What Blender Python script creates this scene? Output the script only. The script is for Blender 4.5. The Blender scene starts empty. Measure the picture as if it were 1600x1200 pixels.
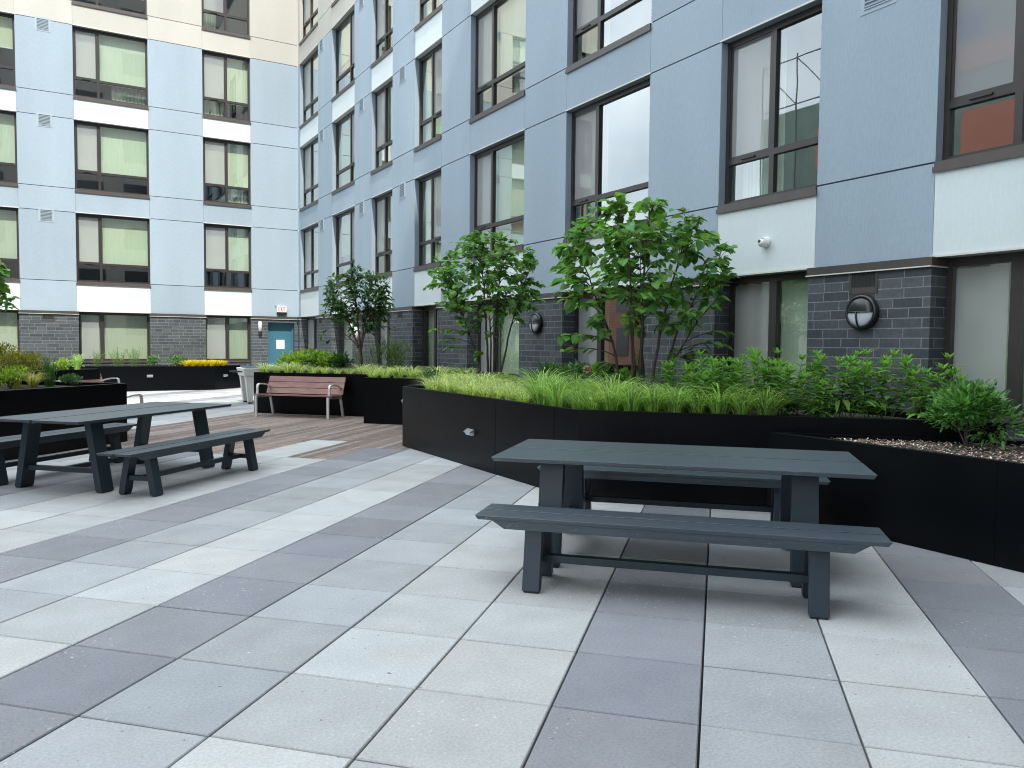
import bpy, bmesh, math, random
from mathutils import Vector, Matrix
random.seed(7)
scene = bpy.context.scene
COL = scene.collection

# ------------------------------------------------------------------ camera
cam_d = bpy.data.cameras.new("camera")
cam = bpy.data.objects.new("camera", cam_d)
COL.objects.link(cam)
R = Vector((0.8633026, -0.50459454, 0.00964199))
U = Vector((0.01667123, 0.0476066, 0.99872703))
F = Vector((0.50441123, 0.8620429, -0.04951112))
m = Matrix.Identity(4)
for i in range(3):
    m[i][0] = R[i]; m[i][1] = U[i]; m[i][2] = -F[i]
m[2][3] = 1.5174
cam.matrix_world = m
cam_d.sensor_width = 36.0
cam_d.lens = 36.0 * 1228.56 / 1600.0
cam_d.clip_start = 0.05
cam_d.clip_end = 1500
scene.camera = cam

# ------------------------------------------------------------------ world and sun
S_DIR = Vector((-0.10, -0.59, 0.80)).normalized()      # towards the sun
elev = math.asin(S_DIR.z)
azim = math.atan2(S_DIR.x, S_DIR.y)
world = bpy.data.worlds.new("World")
scene.world = world
world.use_nodes = True
wn = world.node_tree.nodes; wl = world.node_tree.links
for n in list(wn): wn.remove(n)
wout = wn.new("ShaderNodeOutputWorld")
bg = wn.new("ShaderNodeBackground"); bg.inputs[1].default_value = 0.15
sky = wn.new("ShaderNodeTexSky"); sky.sky_type = 'NISHITA'; sky.sun_disc = False
sky.sun_elevation = elev; sky.sun_rotation = azim
sky.air_density = 1.0; sky.dust_density = 2.0; sky.ozone_density = 1.0
tc = wn.new("ShaderNodeTexCoord")
nz = wn.new("ShaderNodeTexNoise"); nz.inputs["Scale"].default_value = 2.2; nz.inputs["Detail"].default_value = 6
cr = wn.new("ShaderNodeValToRGB")
cr.color_ramp.elements[0].position = 0.36; cr.color_ramp.elements[0].color = (0.25, 0.25, 0.25, 1)
cr.color_ramp.elements[1].position = 0.58; cr.color_ramp.elements[1].color = (0.85, 0.85, 0.85, 1)
mx = wn.new("ShaderNodeMix"); mx.data_type = 'RGBA'
mx.inputs["B"].default_value = (11.1, 11.95, 12.6, 1)          # bright thin cloud
wl.new(tc.outputs["Generated"], nz.inputs["Vector"]); wl.new(nz.outputs["Fac"], cr.inputs[0])
wl.new(cr.outputs[0], mx.inputs["Factor"]); wl.new(sky.outputs[0], mx.inputs["A"])
wl.new(mx.outputs["Result"], bg.inputs[0]); wl.new(bg.outputs[0], wout.inputs[0])

sun_d = bpy.data.lights.new("sun", 'SUN'); sun_d.energy = 2.35; sun_d.angle = math.radians(0.5)
sun_d.color = (1.0, 0.945, 0.85)
sun = bpy.data.objects.new("sun", sun_d); COL.objects.link(sun)
sun.rotation_euler = S_DIR.to_track_quat('Z', 'Y').to_euler()
sun.location = (0, -5, 40)

scene.view_settings.view_transform = 'Standard'
scene.view_settings.look = 'None'
scene.view_settings.gamma = 1.0
scene.view_settings.exposure = 1.25
try:
    scene.cycles.use_denoising = True
    scene.cycles.pixel_filter_type = 'BLACKMAN_HARRIS'
    scene.cycles.filter_width = 1.05
    scene.cycles.max_bounces = 8
    scene.cycles.diffuse_bounces = 4
    scene.cycles.transparent_max_bounces = 14
    scene.cycles.caustics_reflective = False
    scene.cycles.caustics_refractive = False
    scene.cycles.sample_clamp_indirect = 6.0
except Exception:
    pass

# ------------------------------------------------------------------ materials
def new_mat(name):
    mt = bpy.data.materials.new(name); mt.use_nodes = True
    nt = mt.node_tree
    b = nt.nodes["Principled BSDF"]
    return mt, nt, b

def _noise(nt, scale, detail=4, coord='Object', dist=0.0, vec=None):
    n = nt.nodes.new("ShaderNodeTexNoise")
    n.inputs["Scale"].default_value = scale; n.inputs["Detail"].default_value = detail
    n.inputs["Distortion"].default_value = dist
    if vec is None:
        t = nt.nodes.new("ShaderNodeTexCoord"); vec = t.outputs[coord]
    nt.links.new(vec, n.inputs["Vector"])
    return n

def mat(name, col, rough=0.6, metal=0.0, var=0.0, vscale=3.0, bump=0.0, bscale=60.0, attr=False,
        spec=0.5, stretch=None, fine=0.0, fscale=80.0):
    """plain surface: colour x blotchy variation x optional per-face colour, with fine bump"""
    mt, nt, b = new_mat(name)
    b.inputs["Roughness"].default_value = rough; b.inputs["Metallic"].default_value = metal
    b.inputs["Specular IOR Level"].default_value = spec
    t = nt.nodes.new("ShaderNodeTexCoord"); vec = t.outputs["Object"]
    if stretch:
        mp = nt.nodes.new("ShaderNodeMapping"); mp.inputs["Scale"].default_value = stretch
        nt.links.new(vec, mp.inputs["Vector"]); vec = mp.outputs[0]
    rgb = nt.nodes.new("ShaderNodeRGB"); rgb.outputs[0].default_value = (*col, 1)
    src = rgb.outputs[0]
    def mul(a, bsock):
        x = nt.nodes.new("ShaderNodeMix"); x.data_type = 'RGBA'; x.blend_type = 'MULTIPLY'
        x.inputs["Factor"].default_value = 1.0
        nt.links.new(a, x.inputs["A"]); nt.links.new(bsock, x.inputs["B"])
        return x.outputs["Result"]
    if attr:
        a = nt.nodes.new("ShaderNodeAttribute"); a.attribute_name = "Col"
        src = mul(src, a.outputs["Color"])
    for amt, sc in ((var, vscale), (fine, fscale)):
        if amt > 0:
            n = _noise(nt, sc, 5, vec=vec)
            r = nt.nodes.new("ShaderNodeMapRange")
            r.inputs["From Min"].default_value = 0.3; r.inputs["From Max"].default_value = 0.7
            r.inputs["To Min"].default_value = 1 - amt; r.inputs["To Max"].default_value = 1 + amt
            nt.links.new(n.outputs["Fac"], r.inputs["Value"])
            cx = nt.nodes.new("ShaderNodeCombineColor")
            for k in range(3): nt.links.new(r.outputs[0], cx.inputs[k])
            src = mul(src, cx.outputs[0])
    nt.links.new(src, b.inputs["Base Color"])
    if bump > 0:
        n = _noise(nt, bscale, 4, vec=vec)
        bp = nt.nodes.new("ShaderNodeBump"); bp.inputs["Strength"].default_value = bump
        bp.inputs["Distance"].default_value = 0.01
        nt.links.new(n.outputs["Fac"], bp.inputs["Height"]); nt.links.new(bp.outputs[0], b.inputs["Normal"])
    return mt

def brick_mat(name, c1, c2, mortar):
    mt, nt, b = new_mat(name)
    t = nt.nodes.new("ShaderNodeTexCoord"); sp = nt.nodes.new("ShaderNodeSeparateXYZ")
    nt.links.new(t.outputs["Object"], sp.inputs[0])
    ad = nt.nodes.new("ShaderNodeMath"); ad.operation = 'ADD'
    nt.links.new(sp.outputs[0], ad.inputs[0]); nt.links.new(sp.outputs[1], ad.inputs[1])
    cb = nt.nodes.new("ShaderNodeCombineXYZ")
    nt.links.new(ad.outputs[0], cb.inputs[0]); nt.links.new(sp.outputs[2], cb.inputs[1])
    br = nt.nodes.new("ShaderNodeTexBrick")
    br.offset = 0.37; br.squash = 0.72; br.squash_frequency = 3
    for k, v in (("Scale", 1.0), ("Mortar Size", 0.006), ("Mortar Smooth", 0.2), ("Bias", 0.0),
                 ("Brick Width", 0.32), ("Row Height", 0.1016)):
        br.inputs[k].default_value = v
    br.inputs["Color1"].default_value = (*c1, 1); br.inputs["Color2"].default_value = (*c2, 1)
    br.inputs["Mortar"].default_value = (*mortar, 1)
    nt.links.new(cb.outputs[0], br.inputs["Vector"])
    n = _noise(nt, 25, 5)
    mxx = nt.nodes.new("ShaderNodeMix"); mxx.data_type = 'RGBA'; mxx.blend_type = 'OVERLAY'
    mxx.inputs["Factor"].default_value = 0.35
    nt.links.new(br.outputs["Color"], mxx.inputs["A"]); nt.links.new(n.outputs["Fac"], mxx.inputs["B"])
    nt.links.new(mxx.outputs["Result"], b.inputs["Base Color"])
    b.inputs["Roughness"].default_value = 0.62; b.inputs["Specular IOR Level"].default_value = 0.35
    bp = nt.nodes.new("ShaderNodeBump"); bp.invert = True
    bp.inputs["Strength"].default_value = 0.6; bp.inputs["Distance"].default_value = 0.006
    nt.links.new(br.outputs["Fac"], bp.inputs["Height"]); nt.links.new(bp.outputs[0], b.inputs["Normal"])
    return mt

def glass_mat(name, tint, boost=1.6, base=0.04):
    mt = bpy.data.materials.new(name); mt.use_nodes = True
    nt = mt.node_tree
    for n in list(nt.nodes): nt.nodes.remove(n)
    o = nt.nodes.new("ShaderNodeOutputMaterial"); mixs = nt.nodes.new("ShaderNodeMixShader")
    tr = nt.nodes.new("ShaderNodeBsdfTransparent"); tr.inputs[0].default_value = (*tint, 1)
    gl = nt.nodes.new("ShaderNodeBsdfGlossy"); gl.inputs["Roughness"].default_value = 0.0
    gl.inputs["Color"].default_value = (0.93, 0.97, 0.95, 1)
    fr = nt.nodes.new("ShaderNodeFresnel"); geo = nt.nodes.new("ShaderNodeNewGeometry")
    io = nt.nodes.new("ShaderNodeMapRange"); io.inputs["To Min"].default_value = 1.5; io.inputs["To Max"].default_value = 1 / 1.5
    nt.links.new(geo.outputs["Backfacing"], io.inputs["Value"]); nt.links.new(io.outputs[0], fr.inputs[0])   # same pane from both sides
    n = _noise(nt, 1.6, 2)
    bp = nt.nodes.new("ShaderNodeBump"); bp.inputs["Strength"].default_value = 0.02; bp.inputs["Distance"].default_value = 0.02
    nt.links.new(n.outputs["Fac"], bp.inputs["Height"]); nt.links.new(bp.outputs[0], gl.inputs["Normal"])
    ma = nt.nodes.new("ShaderNodeMath"); ma.operation = 'MULTIPLY_ADD'; ma.use_clamp = True
    ma.inputs[1].default_value = boost; ma.inputs[2].default_value = base
    nt.links.new(fr.outputs[0], ma.inputs[0]); nt.links.new(ma.outputs[0], mixs.inputs[0])
    nt.links.new(tr.outputs[0], mixs.inputs[1]); nt.links.new(gl.outputs[0], mixs.inputs[2])
    nt.links.new(mixs.outputs[0], o.inputs[0])
    return mt

def screen_mat(name):
    mt = bpy.data.materials.new(name); mt.use_nodes = True
    nt = mt.node_tree
    for n in list(nt.nodes): nt.nodes.remove(n)
    o = nt.nodes.new("ShaderNodeOutputMaterial"); mixs = nt.nodes.new("ShaderNodeMixShader")
    tr = nt.nodes.new("ShaderNodeBsdfTransparent")
    df = nt.nodes.new("ShaderNodeBsdfDiffuse"); df.inputs[0].default_value = (0.49, 0.505, 0.52, 1)
    mixs.inputs[0].default_value = 0.45
    nt.links.new(tr.outputs[0], mixs.inputs[1]); nt.links.new(df.outputs[0], mixs.inputs[2])
    nt.links.new(mixs.outputs[0], o.inputs[0])
    return mt

def leaf_mat(name, col, trans=0.35, rough=0.45, spec=0.35):
    mt, nt, b = new_mat(name)
    a = nt.nodes.new("ShaderNodeAttribute"); a.attribute_name = "Col"
    x = nt.nodes.new("ShaderNodeMix"); x.data_type = 'RGBA'; x.blend_type = 'MULTIPLY'; x.inputs["Factor"].default_value = 1
    x.inputs["B"].default_value = (*col, 1)
    nt.links.new(a.outputs["Color"], x.inputs["A"])
    nt.links.new(x.outputs["Result"], b.inputs["Base Color"])
    b.inputs["Roughness"].default_value = rough; b.inputs["Specular IOR Level"].default_value = spec
    tl = nt.nodes.new("ShaderNodeBsdfTranslucent")
    g = nt.nodes.new("ShaderNodeMix"); g.data_type = 'RGBA'; g.blend_type = 'MULTIPLY'; g.inputs["Factor"].default_value = 1
    g.inputs["B"].default_value = (1.25, 1.35, 0.6, 1)
    nt.links.new(x.outputs["Result"], g.inputs["A"]); nt.links.new(g.outputs["Result"], tl.inputs[0])
    ms = nt.nodes.new("ShaderNodeMixShader"); ms.inputs[0].default_value = trans
    o = nt.nodes["Material Output"]
    nt.links.new(b.outputs[0], ms.inputs[1]); nt.links.new(tl.outputs[0], ms.inputs[2]); nt.links.new(ms.outputs[0], o.inputs[0])
    return mt

M = {}
M['blue'] = mat("stucco blue grey", (0.320, 0.397, 0.462), 0.85, var=0.05, vscale=0.9, bump=0.25, bscale=90, fine=0.05, fscale=35, spec=0.2, attr=True, stretch=(1.3, 1.3, .3))
M['white'] = mat("stucco white", (0.62, 0.69, 0.70), 0.85, var=0.03, vscale=0.8, bump=0.25, bscale=90, fine=0.03, fscale=35, spec=0.2, attr=True, stretch=(1.3, 1.3, .3))
M['cream'] = mat("stucco cream", (0.46, 0.452, 0.415), 0.85, var=0.04, vscale=0.8, bump=0.25, bscale=90, fine=0.03, fscale=35, spec=0.2, attr=True, stretch=(1.3, 1.3, .3))
M['joint'] = mat("joint shadow gap", (0.09, 0.10, 0.12), 0.9)
M['brick'] = brick_mat("dark grey brick", (0.046, 0.057, 0.066), (0.086, 0.098, 0.108), (0.185, 0.195, 0.20))
M['bronze'] = mat("bronze anodised frame", (0.034, 0.029, 0.028), 0.42, spec=0.5, var=0.1, vscale=8)
M['sill'] = mat("bronze sill", (0.075, 0.064, 0.060), 0.45, var=0.1, vscale=6)
M['drip'] = mat("pale drip edge", (0.62, 0.60, 0.54), 0.5)
M['flash'] = mat("brown flashing", (0.058, 0.052, 0.049), 0.42, var=0.08, vscale=5)
M['vent'] = mat("vent paint", (0.335, 0.41, 0.475), 0.7)
M['ventback'] = mat("vent back", (0.11, 0.14, 0.16), 0.7)
M['ventslat'] = mat("vent slat", (0.27, 0.34, 0.385), 0.6)
M['ventdark'] = mat("vent slots", (0.014, 0.015, 0.017), 0.7)
M['pane'] = glass_mat("tinted pane", (0.79, 0.885, 0.785), 3.0, 0.08)
M['pane_far'] = M['pane']
M['screen'] = screen_mat("insect screen")
M['blind'] = mat("roller blind", (0.80, 0.81, 0.77), 0.9, var=0.05, vscale=2.0, stretch=(14, 14, 1), attr=True)
M['curtain'] = mat("sheer curtain", (0.60, 0.60, 0.57), 0.9, var=0.22, vscale=2.0, stretch=(14, 14, 0.4))
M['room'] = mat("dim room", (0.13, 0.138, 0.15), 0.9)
M['door'] = mat("teal door", (0.05, 0.16, 0.22), 0.4, var=0.06, vscale=6)
M['paper'] = mat("paper", (0.8, 0.8, 0.78), 0.8)
M['paver'] = mat("concrete paver", (1, 1, 1), 0.78, var=0.075, vscale=3.2, bump=0.2, bscale=110, attr=True, fine=0.13, fscale=75, spec=0.3)
nt_ = M['paver'].node_tree; pb_ = nt_.nodes["Principled BSDF"]
def paver_wear(nt, b):
    src = b.inputs["Base Color"].links[0].from_socket
    t = nt.nodes.new("ShaderNodeTexCoord")
    sp = _noise(nt, 40, 2, vec=t.outputs["Object"]); r = nt.nodes.new("ShaderNodeMapRange")
    r.inputs["From Min"].default_value = 0.655; r.inputs["From Max"].default_value = 0.71; r.inputs["To Max"].default_value = 0.6
    nt.links.new(sp.outputs["Fac"], r.inputs["Value"])
    pt = _noise(nt, 1.1, 3, vec=t.outputs["Object"]); r2 = nt.nodes.new("ShaderNodeMapRange")
    r2.inputs["From Min"].default_value = 0.48; r2.inputs["From Max"].default_value = 0.62
    nt.links.new(pt.outputs["Fac"], r2.inputs["Value"])
    mm = nt.nodes.new("ShaderNodeMath"); mm.operation = 'MULTIPLY'
    nt.links.new(r.outputs[0], mm.inputs[0]); nt.links.new(r2.outputs[0], mm.inputs[1])
    x = nt.nodes.new("ShaderNodeMix"); x.data_type = 'RGBA'; x.inputs["B"].default_value = (0.72, 0.73, 0.72, 1)
    nt.links.new(mm.outputs[0], x.inputs["Factor"]); nt.links.new(src, x.inputs["A"])
    # a few small dark marks and faint rusty tints
    dk_ = _noise(nt, 30, 1, vec=t.outputs["Object"]); r3 = nt.nodes.new("ShaderNodeMapRange")
    r3.inputs["From Min"].default_value = 0.76; r3.inputs["From Max"].default_value = 0.78; r3.inputs["To Max"].default_value = 0.7
    nt.links.new(dk_.outputs["Fac"], r3.inputs["Value"])
    y = nt.nodes.new("ShaderNodeMix"); y.data_type = 'RGBA'; y.inputs["B"].default_value = (0.10, 0.09, 0.08, 1)
    nt.links.new(r3.outputs[0], y.inputs["Factor"]); nt.links.new(x.outputs["Result"], y.inputs["A"])
    ru = _noise(nt, 0.9, 3, vec=t.outputs["Object"]); r4 = nt.nodes.new("ShaderNodeMapRange")
    r4.inputs["From Min"].default_value = 0.60; r4.inputs["From Max"].default_value = 0.78; r4.inputs["To Max"].default_value = 0.6
    nt.links.new(ru.outputs["Fac"], r4.inputs["Value"])
    z = nt.nodes.new("ShaderNodeMix"); z.data_type = 'RGBA'; z.blend_type = 'MULTIPLY'; z.inputs["B"].default_value = (1.0, 0.90, 0.80, 1)
    nt.links.new(r4.outputs[0], z.inputs["Factor"]); nt.links.new(y.outputs["Result"], z.inputs["A"])
    nt.links.new(z.outputs["Result"], b.inputs["Base Color"])
paver_wear(nt_, pb_)
M['gap'] = mat("paver gap", (0.03, 0.03, 0.032), 0.9)
M['deck'] = mat("weathered decking", (1, 1, 1), 0.75, attr=True, var=0.22, vscale=3.0, stretch=(3, 3, 3), fine=0.12, fscale=60, bump=0.2, bscale=70)
M['ground'] = mat("ground", (0.16, 0.155, 0.15), 0.9, var=0.15, vscale=0.3)
M['black'] = mat("black planter metal", (0.0016, 0.0022, 0.0034), 0.30, spec=0.16, var=0.12, vscale=1.2)
M['mulch'] = mat("bark mulch", (1, 1, 1), 0.95, attr=True, var=0.3, vscale=18, bump=0.8, bscale=45)
M['soil'] = mat("dark soil", (0.05, 0.04, 0.033), 0.95, var=0.4, vscale=20, bump=0.9, bscale=40)
M['navy'] = mat("slate blue painted timber", (0.0245, 0.041, 0.056), 0.42, spec=0.85, var=0.24, vscale=2.0, stretch=(1.2, 22, 22), bump=0.22, bscale=9, fine=0.10, fscale=14)
def scuffs(nt, b):
    src = b.inputs["Base Color"].links[0].from_socket
    t = nt.nodes.new("ShaderNodeTexCoord"); mp = nt.nodes.new("ShaderNodeMapping"); mp.inputs["Scale"].default_value = (7, 26, 26)
    nt.links.new(t.outputs["Object"], mp.inputs[0])
    a = _noise(nt, 2.0, 4, vec=mp.outputs[0], dist=1.2); p = _noise(nt, 2.2, 2, vec=t.outputs["Object"])
    r1 = nt.nodes.new("ShaderNodeMapRange"); r1.inputs["From Min"].default_value = .62; r1.inputs["From Max"].default_value = .70; r1.inputs["To Max"].default_value = .5
    r2 = nt.nodes.new("ShaderNodeMapRange"); r2.inputs["From Min"].default_value = .55; r2.inputs["From Max"].default_value = .66
    nt.links.new(a.outputs["Fac"], r1.inputs["Value"]); nt.links.new(p.outputs["Fac"], r2.inputs["Value"])
    m_ = nt.nodes.new("ShaderNodeMath"); m_.operation = 'MULTIPLY'; nt.links.new(r1.outputs[0], m_.inputs[0]); nt.links.new(r2.outputs[0], m_.inputs[1])
    x = nt.nodes.new("ShaderNodeMix"); x.data_type = 'RGBA'; x.inputs["B"].default_value = (0.30, 0.34, 0.36, 1)
    nt.links.new(m_.outputs[0], x.inputs["Factor"]); nt.links.new(src, x.inputs["A"]); nt.links.new(x.outputs["Result"], b.inputs["Base Color"])
scuffs(M['navy'].node_tree, M['navy'].node_tree.nodes["Principled BSDF"])
_pb = M['navy'].node_tree.nodes["Principled BSDF"]                       # sheen added to brighten the painted boards at grazing angles
_pb.inputs["Sheen Weight"].default_value = 0.10; _pb.inputs["Sheen Roughness"].default_value = 0.35; _pb.inputs["Sheen Tint"].default_value = (0.85, 0.93, 1.0, 1)
M['navyleg'] = mat("slate blue paint", (0.0185, 0.032, 0.046), 0.45, spec=0.5, var=0.10, vscale=4, bump=0.08, bscale=120)
M['boltmetal'] = mat("dull bolt heads", (0.16, 0.18, 0.19), 0.5, metal=0.3)
M['wood'] = mat("red brown slats", (0.28, 0.160, 0.138), 0.55, var=0.22, vscale=2.0, stretch=(2, 14, 14), attr=True)
M['alu'] = mat("cast aluminium", (0.72, 0.73, 0.72), 0.38, metal=0.35, var=0.05, vscale=9)
M['lampblack'] = mat("black lamp body", (0.013, 0.014, 0.016), 0.3, spec=0.55)
M['lens'] = mat("frosted lens", (0.62, 0.66, 0.74), 0.3)
M['plastic'] = mat("white plastic", (0.80, 0.80, 0.79), 0.35)
M['steel'] = mat("brushed steel", (0.50, 0.51, 0.53), 0.4, metal=0.6)
M['red'] = mat("red lettering", (0.62, 0.03, 0.035), 0.5)
M['concrete'] = mat("pale concrete", (0.64, 0.63, 0.60), 0.8, var=0.06, vscale=5, bump=0.15, bscale=80)
M['bluetop'] = mat("blue playing surface", (0.02, 0.055, 0.24), 0.4)
M['bark'] = mat("dark bark", (0.075, 0.058, 0.048), 0.8, var=0.35, vscale=10, stretch=(3, 3, 1), bump=0.5, bscale=40)
M['bark_red'] = mat("reddish bark", (0.14, 0.085, 0.065), 0.7, var=0.35, vscale=9, stretch=(3, 3, 1), bump=0.5, bscale=40)
M['redbud'] = leaf_mat("broad leaf", (0.14, 0.285, 0.078), 0.45, 0.42, 0.4)
M['smallleaf'] = leaf_mat("narrow leaf", (0.075, 0.165, 0.052), 0.36, 0.5, 0.3)
M['sedge'] = leaf_mat("sedge blade", (0.60, 0.68, 0.36), 0.45, 0.5, 0.3)
M['sedge_dark'] = leaf_mat("green blade", (0.34, 0.51, 0.17), 0.45, 0.5, 0.3)
M['phlox'] = leaf_mat("perennial leaf", (0.16, 0.33, 0.07), 0.42, 0.5, 0.3)
M['hydr'] = leaf_mat("dark broad leaf", (0.06, 0.16, 0.045), 0.35, 0.4, 0.4)
M['lime'] = leaf_mat("lime leaf", (0.30, 0.44, 0.06), 0.4, 0.5, 0.3)
M['gold'] = leaf_mat("golden leaf", (0.29, 0.285, 0.06), 0.35, 0.6, 0.2)
M['yellow'] = leaf_mat("yellow blade", (0.70, 0.58, 0.03), 0.35, 0.5, 0.3)
M['striped'] = leaf_mat("cream striped blade", (0.62, 0.60, 0.26), 0.35, 0.5, 0.3)
M['wispy'] = leaf_mat("wispy stem leaf", (0.19, 0.31, 0.09), 0.4, 0.6, 0.2)
M['box'] = leaf_mat("glossy small leaf", (0.10, 0.245, 0.06), 0.35, 0.35, 0.5)
M['stem'] = mat("green stem", (0.10, 0.15, 0.05), 0.7)
M['pink'] = mat("faded pink bloom", (0.70, 0.42, 0.36), 0.8)
M['tower'] = mat("tan tower wall", (0.30, 0.28, 0.26), 0.85, var=0.06, vscale=0.5)
M['beige'] = mat("beige stucco wall", (0.50, 0.46, 0.40), 0.85, var=0.05, vscale=0.6)
M['netgreen'] = mat("green netting", (0.36, 0.46, 0.40), 0.9, var=0.12, vscale=1.5)
M['orange'] = mat("orange sheathing", (0.88, 0.36, 0.25), 0.8, var=0.05, vscale=1)
M['darkglass'] = mat("dark far glass", (0.04, 0.05, 0.055), 0.15)
M['bluepanel'] = mat("blue panel", (0.05, 0.12, 0.45), 0.6)
M['redbrick'] = brick_mat("red brown brick", (0.26, 0.10, 0.06), (0.36, 0.16, 0.09), (0.40, 0.36, 0.32))
M['scaf'] = mat("scaffold tube", (0.20, 0.21, 0.21), 0.5)

# ------------------------------------------------------------------ mesh helper
class MB:
    def __init__(s):
        s.v = []; s.f = []; s.mi = []; s.c = []; s.T = None
    def add(s, p):
        p = Vector(p)
        if s.T is not None: p = s.T @ p
        s.v.append(tuple(p)); return len(s.v) - 1
    def face(s, pts, mi=0, col=(1, 1, 1)):
        s.f.append([s.add(p) for p in pts]); s.mi.append(mi); s.c.append(col)
    def idx(s, ids, mi=0, col=(1, 1, 1)):
        s.f.append(list(ids)); s.mi.append(mi); s.c.append(col)
    def hexa(s, p, mi=0, col=(1, 1, 1)):
        k = [s.add(q) for q in p]      # 4 bottom, 4 top
        for q in ((0, 3, 2, 1), (4, 5, 6, 7), (0, 1, 5, 4), (1, 2, 6, 5), (2, 3, 7, 6), (3, 0, 4, 7)):
            s.idx([k[i] for i in q], mi, col)
    def box(s, x0, x1, y0, y1, z0, z1, mi=0, col=(1, 1, 1)):
        s.hexa([(x0, y0, z0), (x1, y0, z0), (x1, y1, z0), (x0, y1, z0),
                (x0, y0, z1), (x1, y0, z1), (x1, y1, z1), (x0, y1, z1)], mi, col)
    def chbox(s, x0, x1, y0, y1, z0, z1, ch, mi=0, col=(1, 1, 1)):
        """slab with chamfered top edge"""
        k = [s.add(q) for q in ((x0, y0, z0), (x1, y0, z0), (x1, y1, z0), (x0, y1, z0),
             (x0, y0, z1 - ch), (x1, y0, z1 - ch), (x1, y1, z1 - ch), (x0, y1, z1 - ch),
             (x0 + ch, y0 + ch, z1), (x1 - ch, y0 + ch, z1), (x1 - ch, y1 - ch, z1), (x0 + ch, y1 - ch, z1))]
        for q in ((0, 1, 5, 4), (1, 2, 6, 5), (2, 3, 7, 6), (3, 0, 4, 7), (4, 5, 9, 8), (5, 6, 10, 9),
                  (6, 7, 11, 10), (7, 4, 8, 11), (8, 9, 10, 11)):
            s.idx([k[i] for i in q], mi, col)
    def prism(s, poly, z0, z1, mi=0, col=(1, 1, 1)):
        n = len(poly)
        a = [s.add((x, y, z0)) for x, y in poly]; b = [s.add((x, y, z1)) for x, y in poly]
        s.idx(a[::-1], mi, col); s.idx(b, mi, col)
        for i in range(n):
            j = (i + 1) % n
            s.idx((a[i], a[j], b[j], b[i]), mi, col)
    def tube(s, pts, rads, n=7, mi=0, col=(1, 1, 1), flat=1.0):
        pts = [Vector(p) for p in pts]; rings = []
        for i, p in enumerate(pts):
            d = (pts[min(i + 1, len(pts) - 1)] - pts[max(i - 1, 0)]).normalized()
            a = d.cross(Vector((0, 0, 1)))
            if a.length < 1e-3: a = d.cross(Vector((0, 1, 0)))
            a.normalize(); b = d.cross(a)
            r = rads[i] if isinstance(rads, (list, tuple)) else rads
            rings.append([s.add(p + a * r * math.cos(t * 2 * math.pi / n) + b * r * flat * math.sin(t * 2 * math.pi / n)) for t in range(n)])
        for i in range(len(rings) - 1):
            for t in range(n):
                u = (t + 1) % n
                s.idx((rings[i][t], rings[i][u], rings[i + 1][u], rings[i + 1][t]), mi, col)
        s.idx(rings[0][::-1], mi, col); s.idx(rings[-1], mi, col)
    def lathe(s, prof, n=28, mi=0, col=(1, 1, 1), a0=0.0, a1=2 * math.pi):
        """profile of (radius, height) turned about local z"""
        full = abs(a1 - a0 - 2 * math.pi) < 1e-6
        m_ = n if full else n + 1
        rings = []
        for r, h in prof:
            rings.append([s.add((r * math.cos(a0 + (a1 - a0) * t / n), r * math.sin(a0 + (a1 - a0) * t / n), h)) for t in range(m_)])
        for i in range(len(prof) - 1):
            for t in range(n):
                u = (t + 1) % m_
                s.idx((rings[i][t], rings[i][u], rings[i + 1][u], rings[i + 1][t]), mi, col)
    def build(s, name, mats, parent=None, smooth=False, bevel=0.0, weld=False, recalc=True, loc=None):
        me = bpy.data.meshes.new(name)
        me.from_pydata(s.v, [], s.f)
        if not isinstance(mats, (list, tuple)): mats = [mats]
        for x in mats: me.materials.append(x)
        me.polygons.foreach_set("material_index", s.mi)
        ca = me.color_attributes.new("Col", 'FLOAT_COLOR', 'CORNER')
        arr = []
        for f, c in zip(s.f, s.c): arr += [c[0], c[1], c[2], 1.0] * len(f)
        ca.data.foreach_set("color", arr)
        if smooth: me.polygons.foreach_set("use_smooth", [True] * len(me.polygons))
        if recalc or weld:
            bm = bmesh.new(); bm.from_mesh(me)
            if weld: bmesh.ops.remove_doubles(bm, verts=bm.verts, dist=1e-5)
            if recalc: bmesh.ops.recalc_face_normals(bm, faces=bm.faces)
            bm.to_mesh(me); bm.free()
        me.update()
        o = bpy.data.objects.new(name, me); COL.objects.link(o)
        if bevel > 0:
            bv = o.modifiers.new("bevel", 'BEVEL'); bv.width = bevel; bv.segments = 2
            bv.limit_method = 'ANGLE'; bv.angle_limit = math.radians(35)
        if parent is not None: o.parent = parent
        if loc is not None: o.location = loc
        return o

def tag(o, label=None, cat=None, group=None, kind=None):
    if label: o["label"] = label
    if cat: o["category"] = cat
    if group: o["group"] = group
    if kind: o["kind"] = kind
    return o

def empty(name, loc=(0, 0, 0), rz=0.0):
    o = bpy.data.objects.new(name, None); COL.objects.link(o)
    o.empty_display_size = 0.1; o.location = loc; o.rotation_euler = (0, 0, rz)
    return o

def copy_tree(o, parent=None):
    c = o.copy(); COL.objects.link(c)
    if parent is not None: c.parent = parent
    for ch in list(o.children): copy_tree(ch, c)
    return c

ORD = ["first", "second", "third", "fourth", "fifth", "sixth", "seventh", "eighth", "ninth", "tenth", "eleventh",
       "twelfth", "thirteenth", "fourteenth", "fifteenth", "sixteenth", "seventeenth", "eighteenth", "nineteenth",
       "twentieth", "twenty-first", "twenty-second", "twenty-third", "twenty-fourth"]

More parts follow.
